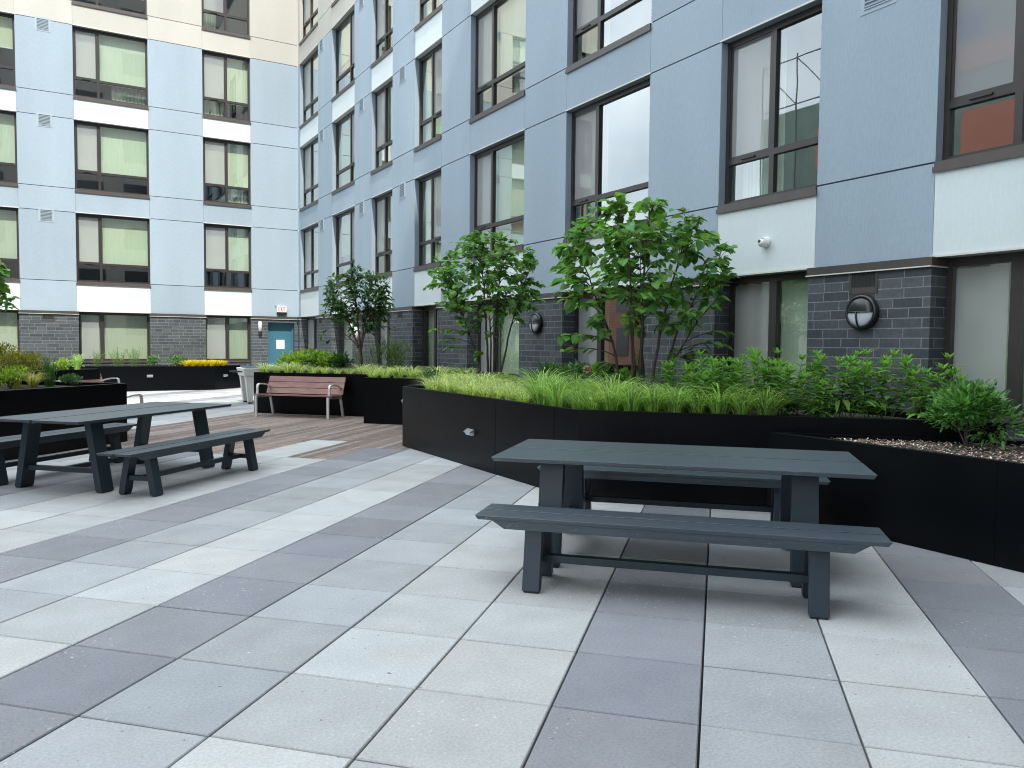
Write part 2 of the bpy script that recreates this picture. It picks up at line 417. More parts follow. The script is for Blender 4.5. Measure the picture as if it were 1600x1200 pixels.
# ------------------------------------------------------------------ ground, paving, deck
S2 = math.sqrt(0.5)
PAV = 0.61; GX0 = 5.06362; GY0 = -7.21862
def gridpt(a, b):
    gx = (a - GX0) * PAV; gy = (-b - GY0) * PAV
    return (S2 * gx + S2 * gy, -S2 * gx + S2 * gy)
XC = 7.5; YL = 27.68

g = MB(); g.face([(-300, -300, -0.13), (300, -300, -0.13), (300, 300, -0.13), (-300, 300, -0.13)])
tag(g.build("ground", M['ground']), kind="structure")

PC = {'D': (0.238, 0.245, 0.264), 'M': (0.358, 0.375, 0.386), 'L': (0.448, 0.460, 0.456)}
def tone(a):
    p = "DMLLDML"                                   # period of seven columns
    return p[(a + 7) % 7]
deck_end = {-3: -10, -4: -8, -5: -11, -6: -8, -7: -8, -8: -7, -9: -8, -10: -7, -11: -8}
def is_deck(a, b):
    return a in deck_end and (b + 1) <= deck_end[a]
pv = MB(); gp = MB(); dk = MB()
rot45 = Matrix(((S2, S2, 0, 0), (-S2, S2, 0, 0), (0, 0, 1, 0), (0, 0, 0, 1)))
pv.T = rot45; dk.T = rot45
rg = random.Random(3)
for a in range(-34, 22):
    for b in range(-42, 10):
        cx, cy = gridpt(a + .5, b + .5)
        if cx > XC + .3 or cy > YL + .3 or cx < -15 or cy < -4.5: continue
        if cy < 0.3 and cx < -3: continue
        x0 = (a - GX0) * PAV; x1 = x0 + PAV; y1 = (-b - GY0) * PAV; y0 = y1 - PAV
        if is_deck(a, b): continue
        t = tone(a)
        if rg.random() < 0.03: t = rg.choice("ML") if t != 'D' else 'D'
        c = PC[t]; k = rg.uniform(0.86, 1.09); hue = rg.uniform(-0.014, 0.014)
        c = (c[0] * k * (1 + hue), c[1] * k, c[2] * k * (1 - hue))
        dz = rg.uniform(-0.0016, 0.0012)
        pv.chbox(x0 + .0048, x1 - .0048, y0 + .0042, y1 - .0042, -0.05, dz, 0.0045, 0, c)
gp.T = rot45
for a0, a1 in ((-34, -11), (-2, 22)):
    pass
gp.T = None
gp.face([(-16, -6, -0.028), (XC + .4, -6, -0.028), (XC + .4, YL + .4, -0.028), (-16, YL + .4, -0.028)], 1)
pv.T = None
pv.v += []
base = len(pv.v)
for p in gp.v: pv.v.append(p)
pv.f.append([base + i for i in range(4)]); pv.mi.append(1); pv.c.append((1, 1, 1))
tag(pv.build("paving", [M['paver'], M['gap']]), kind="structure")

rd = random.Random(11)
for a in range(-11, -2):
    yend = (-deck_end[a] - GY0) * PAV
    for j in range(6):
        x0 = (a - GX0) * PAV + j * PAV / 6
        y = yend + .002
        ymax = yend + 11.0 if a > -9 else yend + 9
        while y < ymax:
            ln = rd.uniform(1.4, 3.2)
            if y == yend + .002: ln = rd.uniform(.6, 2.4)
            k = rd.uniform(0.62, 1.34); w = rd.random()
            c = (0.235 * k, (0.195 - .022 * w) * k, (0.175 - .035 * w) * k)
            dk.chbox(x0 + .0035, x0 + PAV / 6 - .0035, y, y + ln - .004, -0.026, rd.uniform(-.001, .001), 0.003, 0, c)
            y += ln
tag(dk.build("wood_deck", M['deck']), kind="structure")

# ------------------------------------------------------------------ apartment building
bld = empty("apartment_building", (XC, YL, 0))
tag(bld, "L-shaped apartment building of blue grey and white stucco panels over dark brick piers", "building")
BL = Vector((XC, YL, 0))
def P3(side, u, n, z):
    return (u, YL - n, z) if side == 'L' else (XC - n, u, z)
class FB(MB):
    """box builder in facade coordinates (u along, n outwards, z up), relative to the building's origin"""
    def fb(s, side, u0, u1, n0, n1, z0, z1, mi=0, col=(1, 1, 1)):
        a = Vector(P3(side, u0, n0, z0)) - BL; b = Vector(P3(side, u1, n1, z1)) - BL
        s.box(min(a.x, b.x), max(a.x, b.x), min(a.y, b.y), max(a.y, b.y), min(a.z, b.z), max(a.z, b.z), mi, col)
    def bld(s, name, mats, parent=None, **k):
        return s.build(name, mats, parent if parent is not None else bld, **k)

HEAD1 = 2.42; BASE = 0.90
LV = [(3.345, 5.433), (6.15, 8.24), (8.955, 11.05), (11.765, 13.86)]      # (sill, head) of the upper floors
TOP = 17.2; SH = 0.085
# window bays: (u0, u1, mullion u, screened lite 'lo'/'hi')
BAYS = {'L': [(-4.75, -4.0, -4.4, 'hi'), (-2.85, -0.79, -2.12, 'lo'), (0.69, 2.76, 1.37, 'lo'), (4.38, 5.90, 5.14, 'lo')],
        'R': [(-3.2, -1.15, -1.85, 'hi'), (-0.05, 1.45, .70, 'lo'), (2.58, 4.65, 3.95, 'hi'), (6.03, 7.56, 6.80, 'hi'), (8.96, 11.10, 10.37, 'hi'), (12.45, 14.62, 13.88, 'hi'),
              (16.0, 17.48, 16.74, 'lo'), (18.9, 20.41, 19.7, 'hi'), (21.78, 23.83, 22.44, 'lo'), (25.3, 27.42, 26.5, 'hi')]}
ENDS = {'L': (-5.2, XC), 'R': (-5.0, YL)}
rtone = random.Random(42)
for side in 'LR':
    wall = FB(); bays = BAYS[side]; e0, e1 = ENDS[side]
    pill = []; prev = e0
    for (u0, u1, um, sc) in bays:
        pill.append((prev, u0)); prev = u1
    pill.append((prev, e1))
    D = -0.30
    # pillars: tall and short panels with dark joints
    for (p0, p1) in pill:
        if p1 - p0 < .02: continue
        cuts = [HEAD1]
        for s_, h_ in LV: cuts += [s_, h_]
        cuts.append(TOP)
        for i in range(len(cuts) - 1):
            z0, z1 = cuts[i], cuts[i + 1]
            g0 = 0.009 if i > 0 else 0.0
            mi = 2 if z0 > 11.0 else 0
            wall.fb(side, p0, p1, D, 0.0, z0 + g0, z1 - 0.009 if i < len(cuts) - 2 else z1, mi, (rtone.uniform(.955, 1.045),) * 3)
            if i > 0: wall.fb(side, p0 + .003, p1 - .003, D + .01, -0.022, z0 - .03, z0 + .03, 3)
    # spandrels
    for (u0, u1, um, sc) in bays:
        hp = HEAD1
        for k, (s_, h_) in enumerate(LV):
            mi = 2 if hp > 11.0 else (1 if k in (0, 2) else 0)
            wall.fb(side, u0 + .005, u1 - .005, D, 0.0, hp, s_ - SH, mi, (rtone.uniform(.96, 1.04),) * 3)
            wall.fb(side, u0 - .01, u1 + .01, D + .02, -0.03, hp + .02, s_ - SH - .02, 3)
            wall.fb(side, u0 - .02, u1 + .02, 0.001, 0.014, hp - .004, hp + .016, 4)     # pale drip edge
            hp = h_
        wall.fb(side, u0 + .005, u1 - .005, D, 0.0, hp, TOP, 2)
    wall.fb(side, e0, e1, -9.0, -3.2, 0.0, TOP - .3, 3)
    wall.fb(side, e0, e1, -3.3, -0.02, TOP - .02, TOP + .12, 3)
    wall.fb(side, e0 - .0, e0 + .02, -3.3, D - .01, 0, TOP - .03, 0)
    wall.bld("wall", [M['blue'], M['white'], M['cream'], M['joint'], M['drip']], bevel=0.0)
    # ground floor brick
    for i, (p0, p1) in enumerate(pill):
        if side == 'L' and i == len(pill) - 1:
            continue
        a0 = p0 - (.035 if p0 > e0 + .01 else 0); a1 = p1 + (.035 if p1 < e1 - .01 else -0.0)
        b = FB(); b.fb(side, a0, a1, -0.32, 0.055, -0.1, 2.325)
        pier = b.bld("brick_pier", M['brick'])
        t = FB(); t.fb(side, a0 - .012, a1 + .012, -0.3, 0.075, 2.33, 2.42); t.fb(side, a0 - .014, a1 + .014, -0.3, 0.094, 2.322, 2.334, 1)
        t.bld("trim_band", [M['flash'], M['drip']], pier)
    for (u0, u1, um, sc) in bays:
        b = FB(); b.fb(side, u0 + .036, u1 - .036, -0.5, -0.13, -0.1, BASE - .06)
        b.bld("brick_base", M['brick'])
# brick round the door at the left wing's corner
DX0, DX1, DZ = 6.42, 7.33, 2.22
b = FB()
b.fb('L', 5.865, DX0, -0.32, 0.055, -0.1, 2.325); b.fb('L', DX1, XC - .02, -0.32, 0.055, -0.1, 2.325); b.fb('L', DX0, DX1, -0.32, 0.053, DZ, 2.325)
pier = b.bld("brick_pier", M['brick'])
t = FB(); t.fb('L', 5.853, XC - .06, -0.3, 0.075, 2.33, 2.42); t.fb('L', 5.851, XC - .06, -0.3, 0.094, 2.322, 2.334, 1)
t.bld("trim_band", [M['flash'], M['drip']], pier)
d = FB(); d.fb('L', DX0 + .05, DX1 - .05, -0.22, -0.17, 0.02, DZ - .05)
d.fb('L', DX0, DX0 + .05, -0.26, -0.12, 0, DZ); d.fb('L', DX1 - .05, DX1, -0.26, -0.12, 0, DZ); d.fb('L', DX0 + .05, DX1 - .05, -0.26, -0.12, DZ - .05, DZ)
door = d.bld("door", M['door'])
n_ = FB(); n_.fb('L', 6.76, 7.04, -0.168, -0.164, 1.30, 1.62); n_.bld("notice", M['paper'], door)
n_ = FB(); n_.fb('L', 7.20, 7.23, -0.17, -0.10, 0.98, 1.10); n_.bld("door_handle", M['steel'], door)

# windows
rb = random.Random(21)
DROP = {('L', 1, 0): 2.0, ('L', 1, 1): 1.0, ('L', 1, 2): 1.0, ('L', 1, 3): 1.0,
        ('L', 2, 0): 1.0, ('L', 2, 1): 0.60, ('L', 2, 2): 1.0, ('L', 2, 3): 1.0,
        ('L', 3, 0): 1.0, ('L', 3, 1): 0.66, ('L', 3, 2): 1.0, ('L', 3, 3): 0.0}
def window(side, bay, floor):
    u0, u1, um, sc = BAYS[side][bay]
    if floor < 0: z0, z1, nf = BASE, HEAD1 - .003, -0.20
    else: z0, z1 = LV[floor]; z1 -= .003; nf = -0.11
    fw = 0.055; nb = nf - 0.07
    if floor < 0: u0 += .037; u1 -= .037; fw = 0.06
    else: u0 += .002; u1 -= .002
    w = FB()
    w.fb(side, u0, u0 + fw, nb, nf, z0, z1); w.fb(side, u1 - fw, u1, nb, nf, z0, z1)
    w.fb(side, u0 + fw, u1 - fw, nb, nf, z1 - fw - .02, z1); w.fb(side, u0 + fw, u1 - fw, nb, nf, z0, z0 + fw)
    mw = 0.036 if floor >= 0 else 0.055
    w.fb(side, um - mw, um + mw, nb, nf, z0 + fw, z1 - fw - .02)
    zt = None
    if floor >= 0:
        zt = z0 + 0.27 * (z1 - z0)
        w.fb(side, u0 + fw, um - mw, nb, nf, zt - .045, zt + .03); w.fb(side, um + mw, u1 - fw, nb, nf, zt - .045, zt + .03)
        ua, ub = (u0 + fw, um - mw) if sc == 'lo' else (um + mw, u1 - fw)
        # opening sash rim and its pull bar
        w.fb(side, ua, ua + .028, nf - .045, nf - .012, zt + .03, z1 - fw - .02); w.fb(side, ub - .028, ub, nf - .045, nf - .012, zt + .03, z1 - fw - .02)
        w.fb(side, ua + .028, ub - .028, nf - .045, nf - .012, zt + .03, zt + .055); w.fb(side, ua + .028, ub - .028, nf - .045, nf - .012, z1 - fw - .05, z1 - fw - .02)
        c_ = (ua + ub) / 2
        w.fb(side, c_ - .11, c_ + .11, nf + .012, nf + .024, zt - .012, zt + .004)
        w.fb(side, c_ - .11, c_ - .09, nf, nf + .012, zt - .012, zt + .004); w.fb(side, c_ + .09, c_ + .11, nf, nf + .012, zt - .012, zt + .004)
    fo = w.bld("window", M['bronze'])
    s_ = FB()
    if floor >= 0:
        s_.fb(side, u0 - .0, u1 + .0, nb, 0.022, z0 - SH + .002, z0 - .001); s_.fb(side, u0 - .015, u1 + .015, 0.0225, 0.03, z0 - SH - .02, z0 - SH + .035)
    else:
        s_.fb(side, u0, u1, -0.36, -0.10, z0 - .058, z0 - .001)
    s_.bld("sill", M['sill'], fo)
    p = FB(); ng = nf - .04
    def quad(mb, ua, ub, n, za, zb, mi=0):
        A = [Vector(P3(side, ua, n, za)) - BL, Vector(P3(side, ub, n, za)) - BL, Vector(P3(side, ub, n, zb)) - BL, Vector(P3(side, ua, n, zb)) - BL]
        if side == 'R': A = A[::-1]
        mb.face(A, mi)
    for (ua, ub) in ((u0 + fw, um - mw), (um + mw, u1 - fw)):
        if zt: 
            quad(p, ua, ub, ng, z0 + fw, zt - .045); quad(p, ua, ub, ng, zt + .03, z1 - fw - .02)
        else: quad(p, ua, ub, ng, z0 + fw, z1 - fw - .02)
    p.bld("pane", M['pane'], fo, recalc=False)
    ua, ub = (u0 + fw, um - mw) if sc == 'lo' else (um + mw, u1 - fw)
    q = FB(); quad(q, ua + .026, ub - .026, ng + .018, (zt + .05) if zt else z0 + fw, z1 - fw - .045)
    q.bld("screen", M['screen'], fo, recalc=False)
    # blinds behind each lite
    dr = DROP.get((side, floor, bay))
    if dr is None:
        if floor < 0: dr = 2.0 if not (side == 'R' and bay == 4) else 0.0
        elif side == 'L': dr = 1.0
        else: dr = 0.0 if bay in (2, 3, 4) else rb.choice((2.0, 2.0, 1.0, 0.8, 2.0))
    if dr > 0:
        zb = z1 - (z1 - (zt if zt else z0)) * min(dr, 1.0)
        if dr > 1: zb = z0 + .02
        bl = FB(); nbl = nb - 0.075; k_ = rb.uniform(.82, 1.08); bc = (k_ * rb.uniform(.97, 1.05), k_, k_ * rb.uniform(.9, 1.02)); dz_ = rb.choice((0, 0, 0, .12, -.03)) if dr < 2 else 0
        bl.fb(side, u0 + .03, um - .012, nbl - .004, nbl, zb, z1 - .02, 0, bc); bl.fb(side, um + .012, u1 - .03, nbl - .004, nbl, zb + dz_, z1 - .02, 0, bc)
        bl.fb(side, u0 + .03, u1 - .03, nbl - .014, nbl + .008, zb - .03, zb - .001)
        bl.bld("blind", M['blind'], fo)
    if (side == 'R' and dr != 2.0 and not (bay == 2 and floor >= 0)) or (side, floor, bay) in (('L', 2, 3), ('L', 3, 3), ('L', 1, 3), ('L', 2, 2)):
        cu = FB(); k = int((u1 - u0) / .055); pts = []
        for i in range(k + 1):
            pts.append((u0 + .03 + (u1 - u0 - .06) * i / k, nb - .17 - (.035 if i % 2 else 0.0) - rb.uniform(0, .02)))
        keep = rb.choice(((0, .45), (0, 1), (.5, 1), (0, .3)))
        if side == 'R' and bay in (2, 3, 4): keep = (.68, 1.0) if bay != 3 else (.5, 1.0)
        for i in range(k):
            if not (keep[0] <= i / k <= keep[1]): continue
            A = [Vector(P3(side, pts[i][0], pts[i][1], z0 + .03)) - BL, Vector(P3(side, pts[i + 1][0], pts[i + 1][1], z0 + .03)) - BL,
                 Vector(P3(side, pts[i + 1][0], pts[i + 1][1], z1 - .03)) - BL, Vector(P3(side, pts[i][0], pts[i][1], z1 - .03)) - BL]
            cu.face(A)
        cu.bld("curtain", M['curtain'], fo, recalc=False)
    rm = FB(); n0, n1 = -2.6, nb - .01
    def rq(a, b_, c, d_): rm.face([Vector(P3(side, *x)) - BL for x in (a, b_, c, d_)])
    ua, ub, za, zc = u0 - .3, u1 + .3, z0 - .55, z1 + .12
    if floor < 0: za = 0.1
    rq((ua, n0, za), (ub, n0, za), (ub, n0, zc), (ua, n0, zc)); rq((ua, n0, za), (ub, n0, za), (ub, n1, za), (ua, n1, za))
    rq((ua, n0, zc), (ub, n0, zc), (ub, n1, zc), (ua, n1, zc)); rq((ua, n0, za), (ua, n1, za), (ua, n1, zc), (ua, n0, zc)); rq((ub, n0, za), (ub, n1, za), (ub, n1, zc), (ub, n0, zc))
    rm.bld("room", M['room'], fo, recalc=False)
for side in 'LR':
    for bay in range(len(BAYS[side])):
        for fl in (-1, 0, 1, 2, 3): window(side, bay, fl)

# louvred vents in the stucco and slots in the brick piers
def vent(side, u, z):
    v = FB(); w = .15
    v.fb(side, u - w - .055, u + w + .055, .001, .006, z - w - .055, z + w + .055)
    v.fb(side, u - w - .012, u + w + .012, .006, .016, z - w - .012, z - w); v.fb(side, u - w - .012, u + w + .012, .006, .016, z + w, z + w + .012)
    v.fb(side, u - w - .012, u - w, .006, .016, z - w, z + w); v.fb(side, u + w, u + w + .012, .006, .016, z - w, z + w)
    v.fb(side, u - w, u + w, .0062, .008, z - w, z + w, 1)
    for i in range(7):
        zz = z - w + .012 + i * .041
        v.fb(side, u - w, u + w, .008, .014, zz, zz + .017, 2)
    v.bld("vent", [M['vent'], M['ventback'], M['ventslat']])
for z in (5.285, 8.10, 10.90, 13.7):
    for u in (24.9, 21.19, 18.24, 5.33): vent('R', u, z if u != 5.33 else z - .03)
    vent('L', -0.08, z)
def slot(side, u):
    v = FB()
    v.fb(side, u - .17, u - .14, .05, .062, 2.10, 2.318); v.fb(side, u + .14, u + .17, .05, .062, 2.10, 2.318)
    v.fb(side, u - .14, u + .14, .05, .060, 2.10, 2.165, 1); v.fb(side, u - .14, u + .14, .054, .0565, 2.165, 2.318, 2)
    for i in range(6): v.fb(side, u - .115 + i * .046, u - .111 + i * .046, .0565, .059, 2.165, 2.318)
    v.bld("brick_vent", [M['flash'], M['sill'], M['ventdark']])
for u in (24.9, 21.19, 18.24, 5.36): slot('R', u)
slot('L', -0.08)

# ------------------------------------------------------------------ planters
def inset(poly, t):
    n = len(poly); out = []
    for i in range(n):
        p0 = Vector(poly[i - 1]); p1 = Vector(poly[i]); p2 = Vector(poly[(i + 1) % n])
        e1 = (p1 - p0).normalized(); e2 = (p2 - p1).normalized()
        n1 = Vector((-e1.y, e1.x)); n2 = Vector((-e2.y, e2.x))
        k = (n1 + n2); k = k / max(k.length_squared / 2, 1e-6)
        out.append(tuple(p1 + k * t))
    return out
def area(poly): return sum(poly[i - 1][0] * poly[i][1] - poly[i][0] * poly[i - 1][1] for i in range(len(poly))) / 2
def planter(poly, h, label, soil='soil', depth=.06, seams=()):
    if area(poly) < 0: poly = poly[::-1]
    o = Vector((poly[0][0], poly[0][1], 0))
    pl = [(x - o.x, y - o.y) for x, y in poly]
    root = empty("planter", o); tag(root, label, "planter")
    b = MB(); inn = inset(pl, .045); n = len(pl)
    A = [b.add((x, y, 0)) for x, y in pl]; B = [b.add((x, y, h)) for x, y in pl]
    C = [b.add((x, y, h)) for x, y in inn]; D = [b.add((x, y, h - .3)) for x, y in inn]
    for i in range(n):
        j = (i + 1) % n
        b.idx((A[i], A[j], B[j], B[i])); b.idx((B[i], B[j], C[j], C[i])); b.idx((C[i], C[j], D[j], D[i]))
    b.idx(D[::-1]); b.idx(A[::-1])
    b.build("shell", M['black'], root, bevel=.004)
    if seams:
        sm = MB()
        for (x, y, dx, dy) in seams:      # fine folded seam between metal sheets
            x -= o.x; y -= o.y; nx, ny = dy, -dx
            sm.hexa([(x - dx * .004 + nx * s_, y - dy * .004 + ny * s_, z) for z, s_ in ((.01, .0), )] +
                    [(x + dx * .004, y + dy * .004, .01), (x + dx * .004 + nx * .0025, y + dy * .004 + ny * .0025, .01), (x - dx * .004 + nx * .0025, y - dy * .004 + ny * .0025, .01)] +
                    [(x - dx * .004, y - dy * .004, h - .01), (x + dx * .004, y + dy * .004, h - .01), (x + dx * .004 + nx * .0025, y + dy * .004 + ny * .0025, h - .01), (x - dx * .004 + nx * .0025, y - dy * .004 + ny * .0025, h - .01)])
        sm.build("seam", M['black'], root)
    s = MB(); s.face([(x, y, h - depth) for x, y in inn])
    so = s.build("soil", M['soil'], root)
    if soil == 'mulch':
        rm_ = random.Random(5); ch = MB()
        xs = [p[0] for p in inn]; ys = [p[1] for p in inn]
        for _ in range(9000):
            x = rm_.uniform(min(xs), max(xs)); y = rm_.uniform(max(min(ys), max(ys) - 4.6), max(ys))
            ins = False
            for i in range(n):
                (xa, ya), (xb, yb) = inn[i - 1], inn[i]
                if (ya > y) != (yb > y) and x < (xb - xa) * (y - ya) / (yb - ya) + xa: ins = not ins
            if not ins: continue
            L = rm_.uniform(.012, .04); W = rm_.uniform(.005, .013); t = rm_.uniform(0, math.pi); z = h - depth + rm_.uniform(.001, .018)
            c_, s_ = math.cos(t), math.sin(t); tz = rm_.uniform(-.012, .012)
            k = rm_.uniform(.4, 1.5); q = rm_.random()
            col = (0.46 * k, 0.33 * k, 0.25 * k) if q < .6 else ((0.66 * k, 0.57 * k, .47 * k) if q < .85 else (.13 * k, .08 * k, .055 * k))
            P = [(x + c_ * a * L - s_ * b_ * W, y + s_ * a * L + c_ * b_ * W, z + a * tz + .006 * (1 - abs(b_)) ) for a, b_ in ((-.5, -.5), (.5, -.4), (.5, .5), (-.5, .4))]
            ch.face(P, 0, col)
        mo = ch.build("mulch", M['mulch'], so, recalc=False); tag(mo, kind="stuff")
    return root

MIDH = 0.89; RH = 0.745
q_ = S2
planter([(4.48, 10.87), (4.45, 6.30), (7.08, 3.67), (7.38, 3.97), (7.38, 13.77)], MIDH,
        "long black metal planter in the middle holding grasses and two larger trees",
        seams=[(4.478, 10.25, 0, -1), (4.462, 8.0, 0, -1), (4.452, 6.75, 0, -1), (4.95, 5.80, q_, -q_), (6.0, 4.75, q_, -q_)])
planter([(5.69, 5.035), (5.69, -3.0), (7.38, -3.0), (7.38, 3.345)], RH,
        "low black planter at the right edge topped with bark mulch and one shrub", 'mulch', .045,
        seams=[(5.69, 3.0, 0, -1), (5.69, 0.9, 0, -1)])
planter([(3.75, 17.45), (6.0, 15.2), (7.38, 16.58), (7.38, 21.08)], 0.88,
        "black planter directly behind the slatted bench with the small dark tree")
planter([(5.1, 14.3), (6.49, 12.91), (7.38, 13.80), (7.38, 16.56), (6.01, 15.19)], 0.875,
        "black planter box right of the slatted bench, with a grass fringe", seams=[(5.45, 13.95, q_, -q_)])
planter([(0.97, 13.2), (-0.66, 14.83), (-5.66, 9.83), (-4.03, 8.2)], 0.885,
        "black planter behind the left picnic table with golden shrubs")
planter([(0.95, 20.35), (-0.25, 21.55), (-5.25, 16.55), (-4.05, 15.35)], 0.88,
        "black planter at far left behind a half hidden slatted bench")
planter([(-5.1, 26.4), (4.47, 26.4), (5.45, 27.38), (5.3, 27.56), (-5.1, 27.56)], 0.755,
        "long low charcoal planter along the sunlit left wing with yellow grass", seams=[(2.9, 26.4, 1, 0), (4.15, 26.4, 1, 0), (0.7, 26.4, 1, 0)])

# ------------------------------------------------------------------ picnic tables and benches
def board_top(root, L, W, H, th, name, over=.13):
    b = MB()
    gpw = .028 if W > .8 else .018
    for s_ in (-1, 1):
        y0, y1 = (gpw / 2, W / 2) if s_ > 0 else (-W / 2, -gpw / 2)
        b.hexa([(-L / 2 + .02, y0, H - th), (L / 2 - .02, y0, H - th), (L / 2 - .02, y1, H - th), (-L / 2 + .02, y1, H - th),
                (-L / 2, y0, H), (L / 2, y0, H), (L / 2, y1, H), (-L / 2, y1, H)])
    b.build(name, M['navy'], root, bevel=.003)
def apron(root, L, W, H, th, h2, over, iny):
    b = MB(); z1 = H - th - .0005; z0 = z1 - h2
    for y0 in (-W / 2 + iny, W / 2 - iny - .035):
        b.hexa([(-L / 2 + over + .08, y0, z0), (L / 2 - over - .08, y0, z0), (L / 2 - over - .08, y0 + .035, z0), (-L / 2 + over + .08, y0 + .035, z0),
                (-L / 2 + over, y0, z1), (L / 2 - over, y0, z1), (L / 2 - over, y0 + .035, z1), (-L / 2 + over, y0 + .035, z1)])
    b.box(-L / 2 + .03, L / 2 - .03, -.03, .03, z1 - .014, z1 - .004, 2)  # dark strip added under the plank gap, standing in for its shade
    if iny < .05:
        for k in range(6):
            x = -L / 2 + over + .16 + k * (L - 2 * over - .32) / 5; zz = (z0 + z1) / 2
            for sy in (-1, 1):
                y = sy * (W / 2 - iny)
                pts = [(x + .0045 * math.cos(t * math.pi / 4), y, zz + .0045 * math.sin(t * math.pi / 4)) for t in range(8)]
                b.face([(p[0], p[1] + sy * .0025, p[2]) for p in pts], 1)
    b.build("apron", [M['navy'], M['boltmetal'], M['gap']], root, bevel=.0)
def legs(root, xc, yb, yt, H, bx, by, zbar, foot=True):
    for sx in (-1, 1):
        for sy in (-1, 1):
            b = MB(); x0, x1 = sx * xc - bx / 2, sx * xc + bx / 2
            ya, yc = sy * yb, sy * yt
            b.hexa([(x0, ya - by / 2, .012), (x1, ya - by / 2, .012), (x1, ya + by / 2, .012), (x0, ya + by / 2, .012),
                    (x0, yc - by / 2, H), (x1, yc - by / 2, H), (x1, yc + by / 2, H), (x0, yc + by / 2, H)])
            lg = b.build("leg", M['navyleg'], root, bevel=.003)
            f = MB(); f.box(x0 + .008, x1 - .008, ya - by / 2 + .008, ya + by / 2 - .008, 0, .0118)
            f.build("foot_pad", M['lampblack'], lg)
        yy = yb + (yt - yb) * (zbar / H) - by / 2 + .004
        b = MB(); b.box(sx * xc - .03, sx * xc + .03, -yy, yy, zbar - .024, zbar + .024)
        b.build("cross_bar", M['navyleg'], root, bevel=.003)
    b = MB(); b.box(-xc + .0305, xc - .0305, -.03, .03, zbar - .023, zbar + .023)
    b.build("stretcher", M['navyleg'], root, bevel=.003)
def picnic_table(loc, rz, label):
    root = empty("picnic_table", loc, rz); tag(root, label, "picnic table", "slate blue picnic tables")
    L, W, H = 2.46, 1.12, .745
    board_top(root, L, W, H, .028, "tabletop")
    apron(root, L, W, H, .028, .03, .14, .30)
    legs(root, .83, .50, .37, H - .03, .165, .075, .21)
    return root
def picnic_bench(loc, rz, label):
    root = empty("picnic_bench", loc, rz); tag(root, label, "bench", "slate blue picnic benches")
    L, W, H = 2.40, .38, .455
    board_top(root, L, W, H, .026, "seat")
    apron(root, L, W, H, .026, .05, .11, .004)
    legs(root, .83, .185, .105, H - .0275, .108, .07, .17)
    return root
RA = -math.pi / 4; RB = math.pi / 4
picnic_table((3.865, 4.249, 0), RA, "slate blue picnic table in the right foreground beside the long planter")
picnic_bench((3.245, 3.60, 0), RA, "nearest slate blue bench, in front of the right picnic table")
picnic_bench((4.62, 5.06, 0), RA, "slate blue bench mostly hidden behind the right picnic table")
picnic_table((0.67, 9.78, 0), RB, "slate blue picnic table cut by the left picture edge")
picnic_bench((1.325, 9.10, 0), RB, "slate blue bench standing in front of the left picnic table")
picnic_bench((-0.02, 10.46, 0), RB, "slate blue bench behind the left picnic table, against the planter")

# ------------------------------------------------------------------ slatted park benches
def park_bench(loc, rz, label):
    root = empty("slatted_bench", loc, rz); tag(root, label, "bench", "slatted benches with aluminium frames")
    L = 1.76; rw = random.Random(len(label))
    def pl(name, y0, z0, y1, z1, t, n, curve=0.0):
        b = MB(); d = Vector((0, y1 - y0, z1 - z0)); ln = d.length; d.normalize(); nn = Vector((0, -d.z, d.y))
        for i in range(n):
            a0 = ln * i / n + .004; a1 = ln * (i + 1) / n - .004; k = rw.uniform(.82, 1.18)
            base_ = Vector((0, y0, z0)); off = nn * (curve * (abs(i - (n - 1) / 2) - (n - 1) / 2))
            p = [base_ + off + d * a0, base_ + off + d * a1, base_ + off + d * a1 + nn * t, base_ + off + d * a0 + nn * t]
            b.hexa([(-L / 2, q.y, q.z) for q in p] + [(L / 2, q.y, q.z) for q in p], 0, (k, k * rw.uniform(.95, 1.03), k))
        return b.build(name, M['wood'], root, bevel=.004)
    pl("seat", -.30, .442, .17, .415, .03, 4)
    pl("backrest", .20, .45, .345, .81, .028, 3)
    for sx in (-1, 1):
        x0, x1 = sx * (L / 2 - .07) - .025, sx * (L / 2 - .07) + .025
        def bar(name, pts, t):
            b = MB(); pts = [Vector((0, *q)) for q in pts]
            ring = []
            for i, p in enumerate(pts):
                d = (pts[min(i + 1, len(pts) - 1)] - pts[max(i - 1, 0)]).normalized(); nn = Vector((0, -d.z, d.y)) * t / 2
                ring.append([b.add((x0, *(p - nn)[1:])), b.add((x1, *(p - nn)[1:])), b.add((x1, *(p + nn)[1:])), b.add((x0, *(p + nn)[1:]))])
            for i in range(len(ring) - 1):
                for k in range(4):
                    b.idx((ring[i][k], ring[i][(k + 1) % 4], ring[i + 1][(k + 1) % 4], ring[i + 1][k]))
            b.idx(ring[0][::-1]); b.idx(ring[-1])
            b.build(name, M['alu'], root, bevel=.004)
        bar("leg", [(-.315, 0), (-.318, .2), (-.318, .43)], .035)
        bar("leg", [(.33, 0), (.27, .22), (.205, .46), (.33, .76)], .035)
        bar("armrest", [(-.270, .45), (-.262, .60), (-.245, .655), (-.20, .672), (-.05, .668), (.12, .64), (.24, .59)], .026)
        bar("frame_rail", [(-.31, .418), (.20, .392)], .03)
    return root
park_bench((4.24 + .14, 15.99 + .14, 0), RA, "red brown slatted bench on the timber deck in full view")
park_bench((0.55, 19.6, 0), RB, "slatted bench at far left showing only its backrest and one arm")
park_bench((0.47, 14.24, 0), RB + math.pi / 2, "slatted bench hidden behind the left planter's end, only its arm and leg showing")

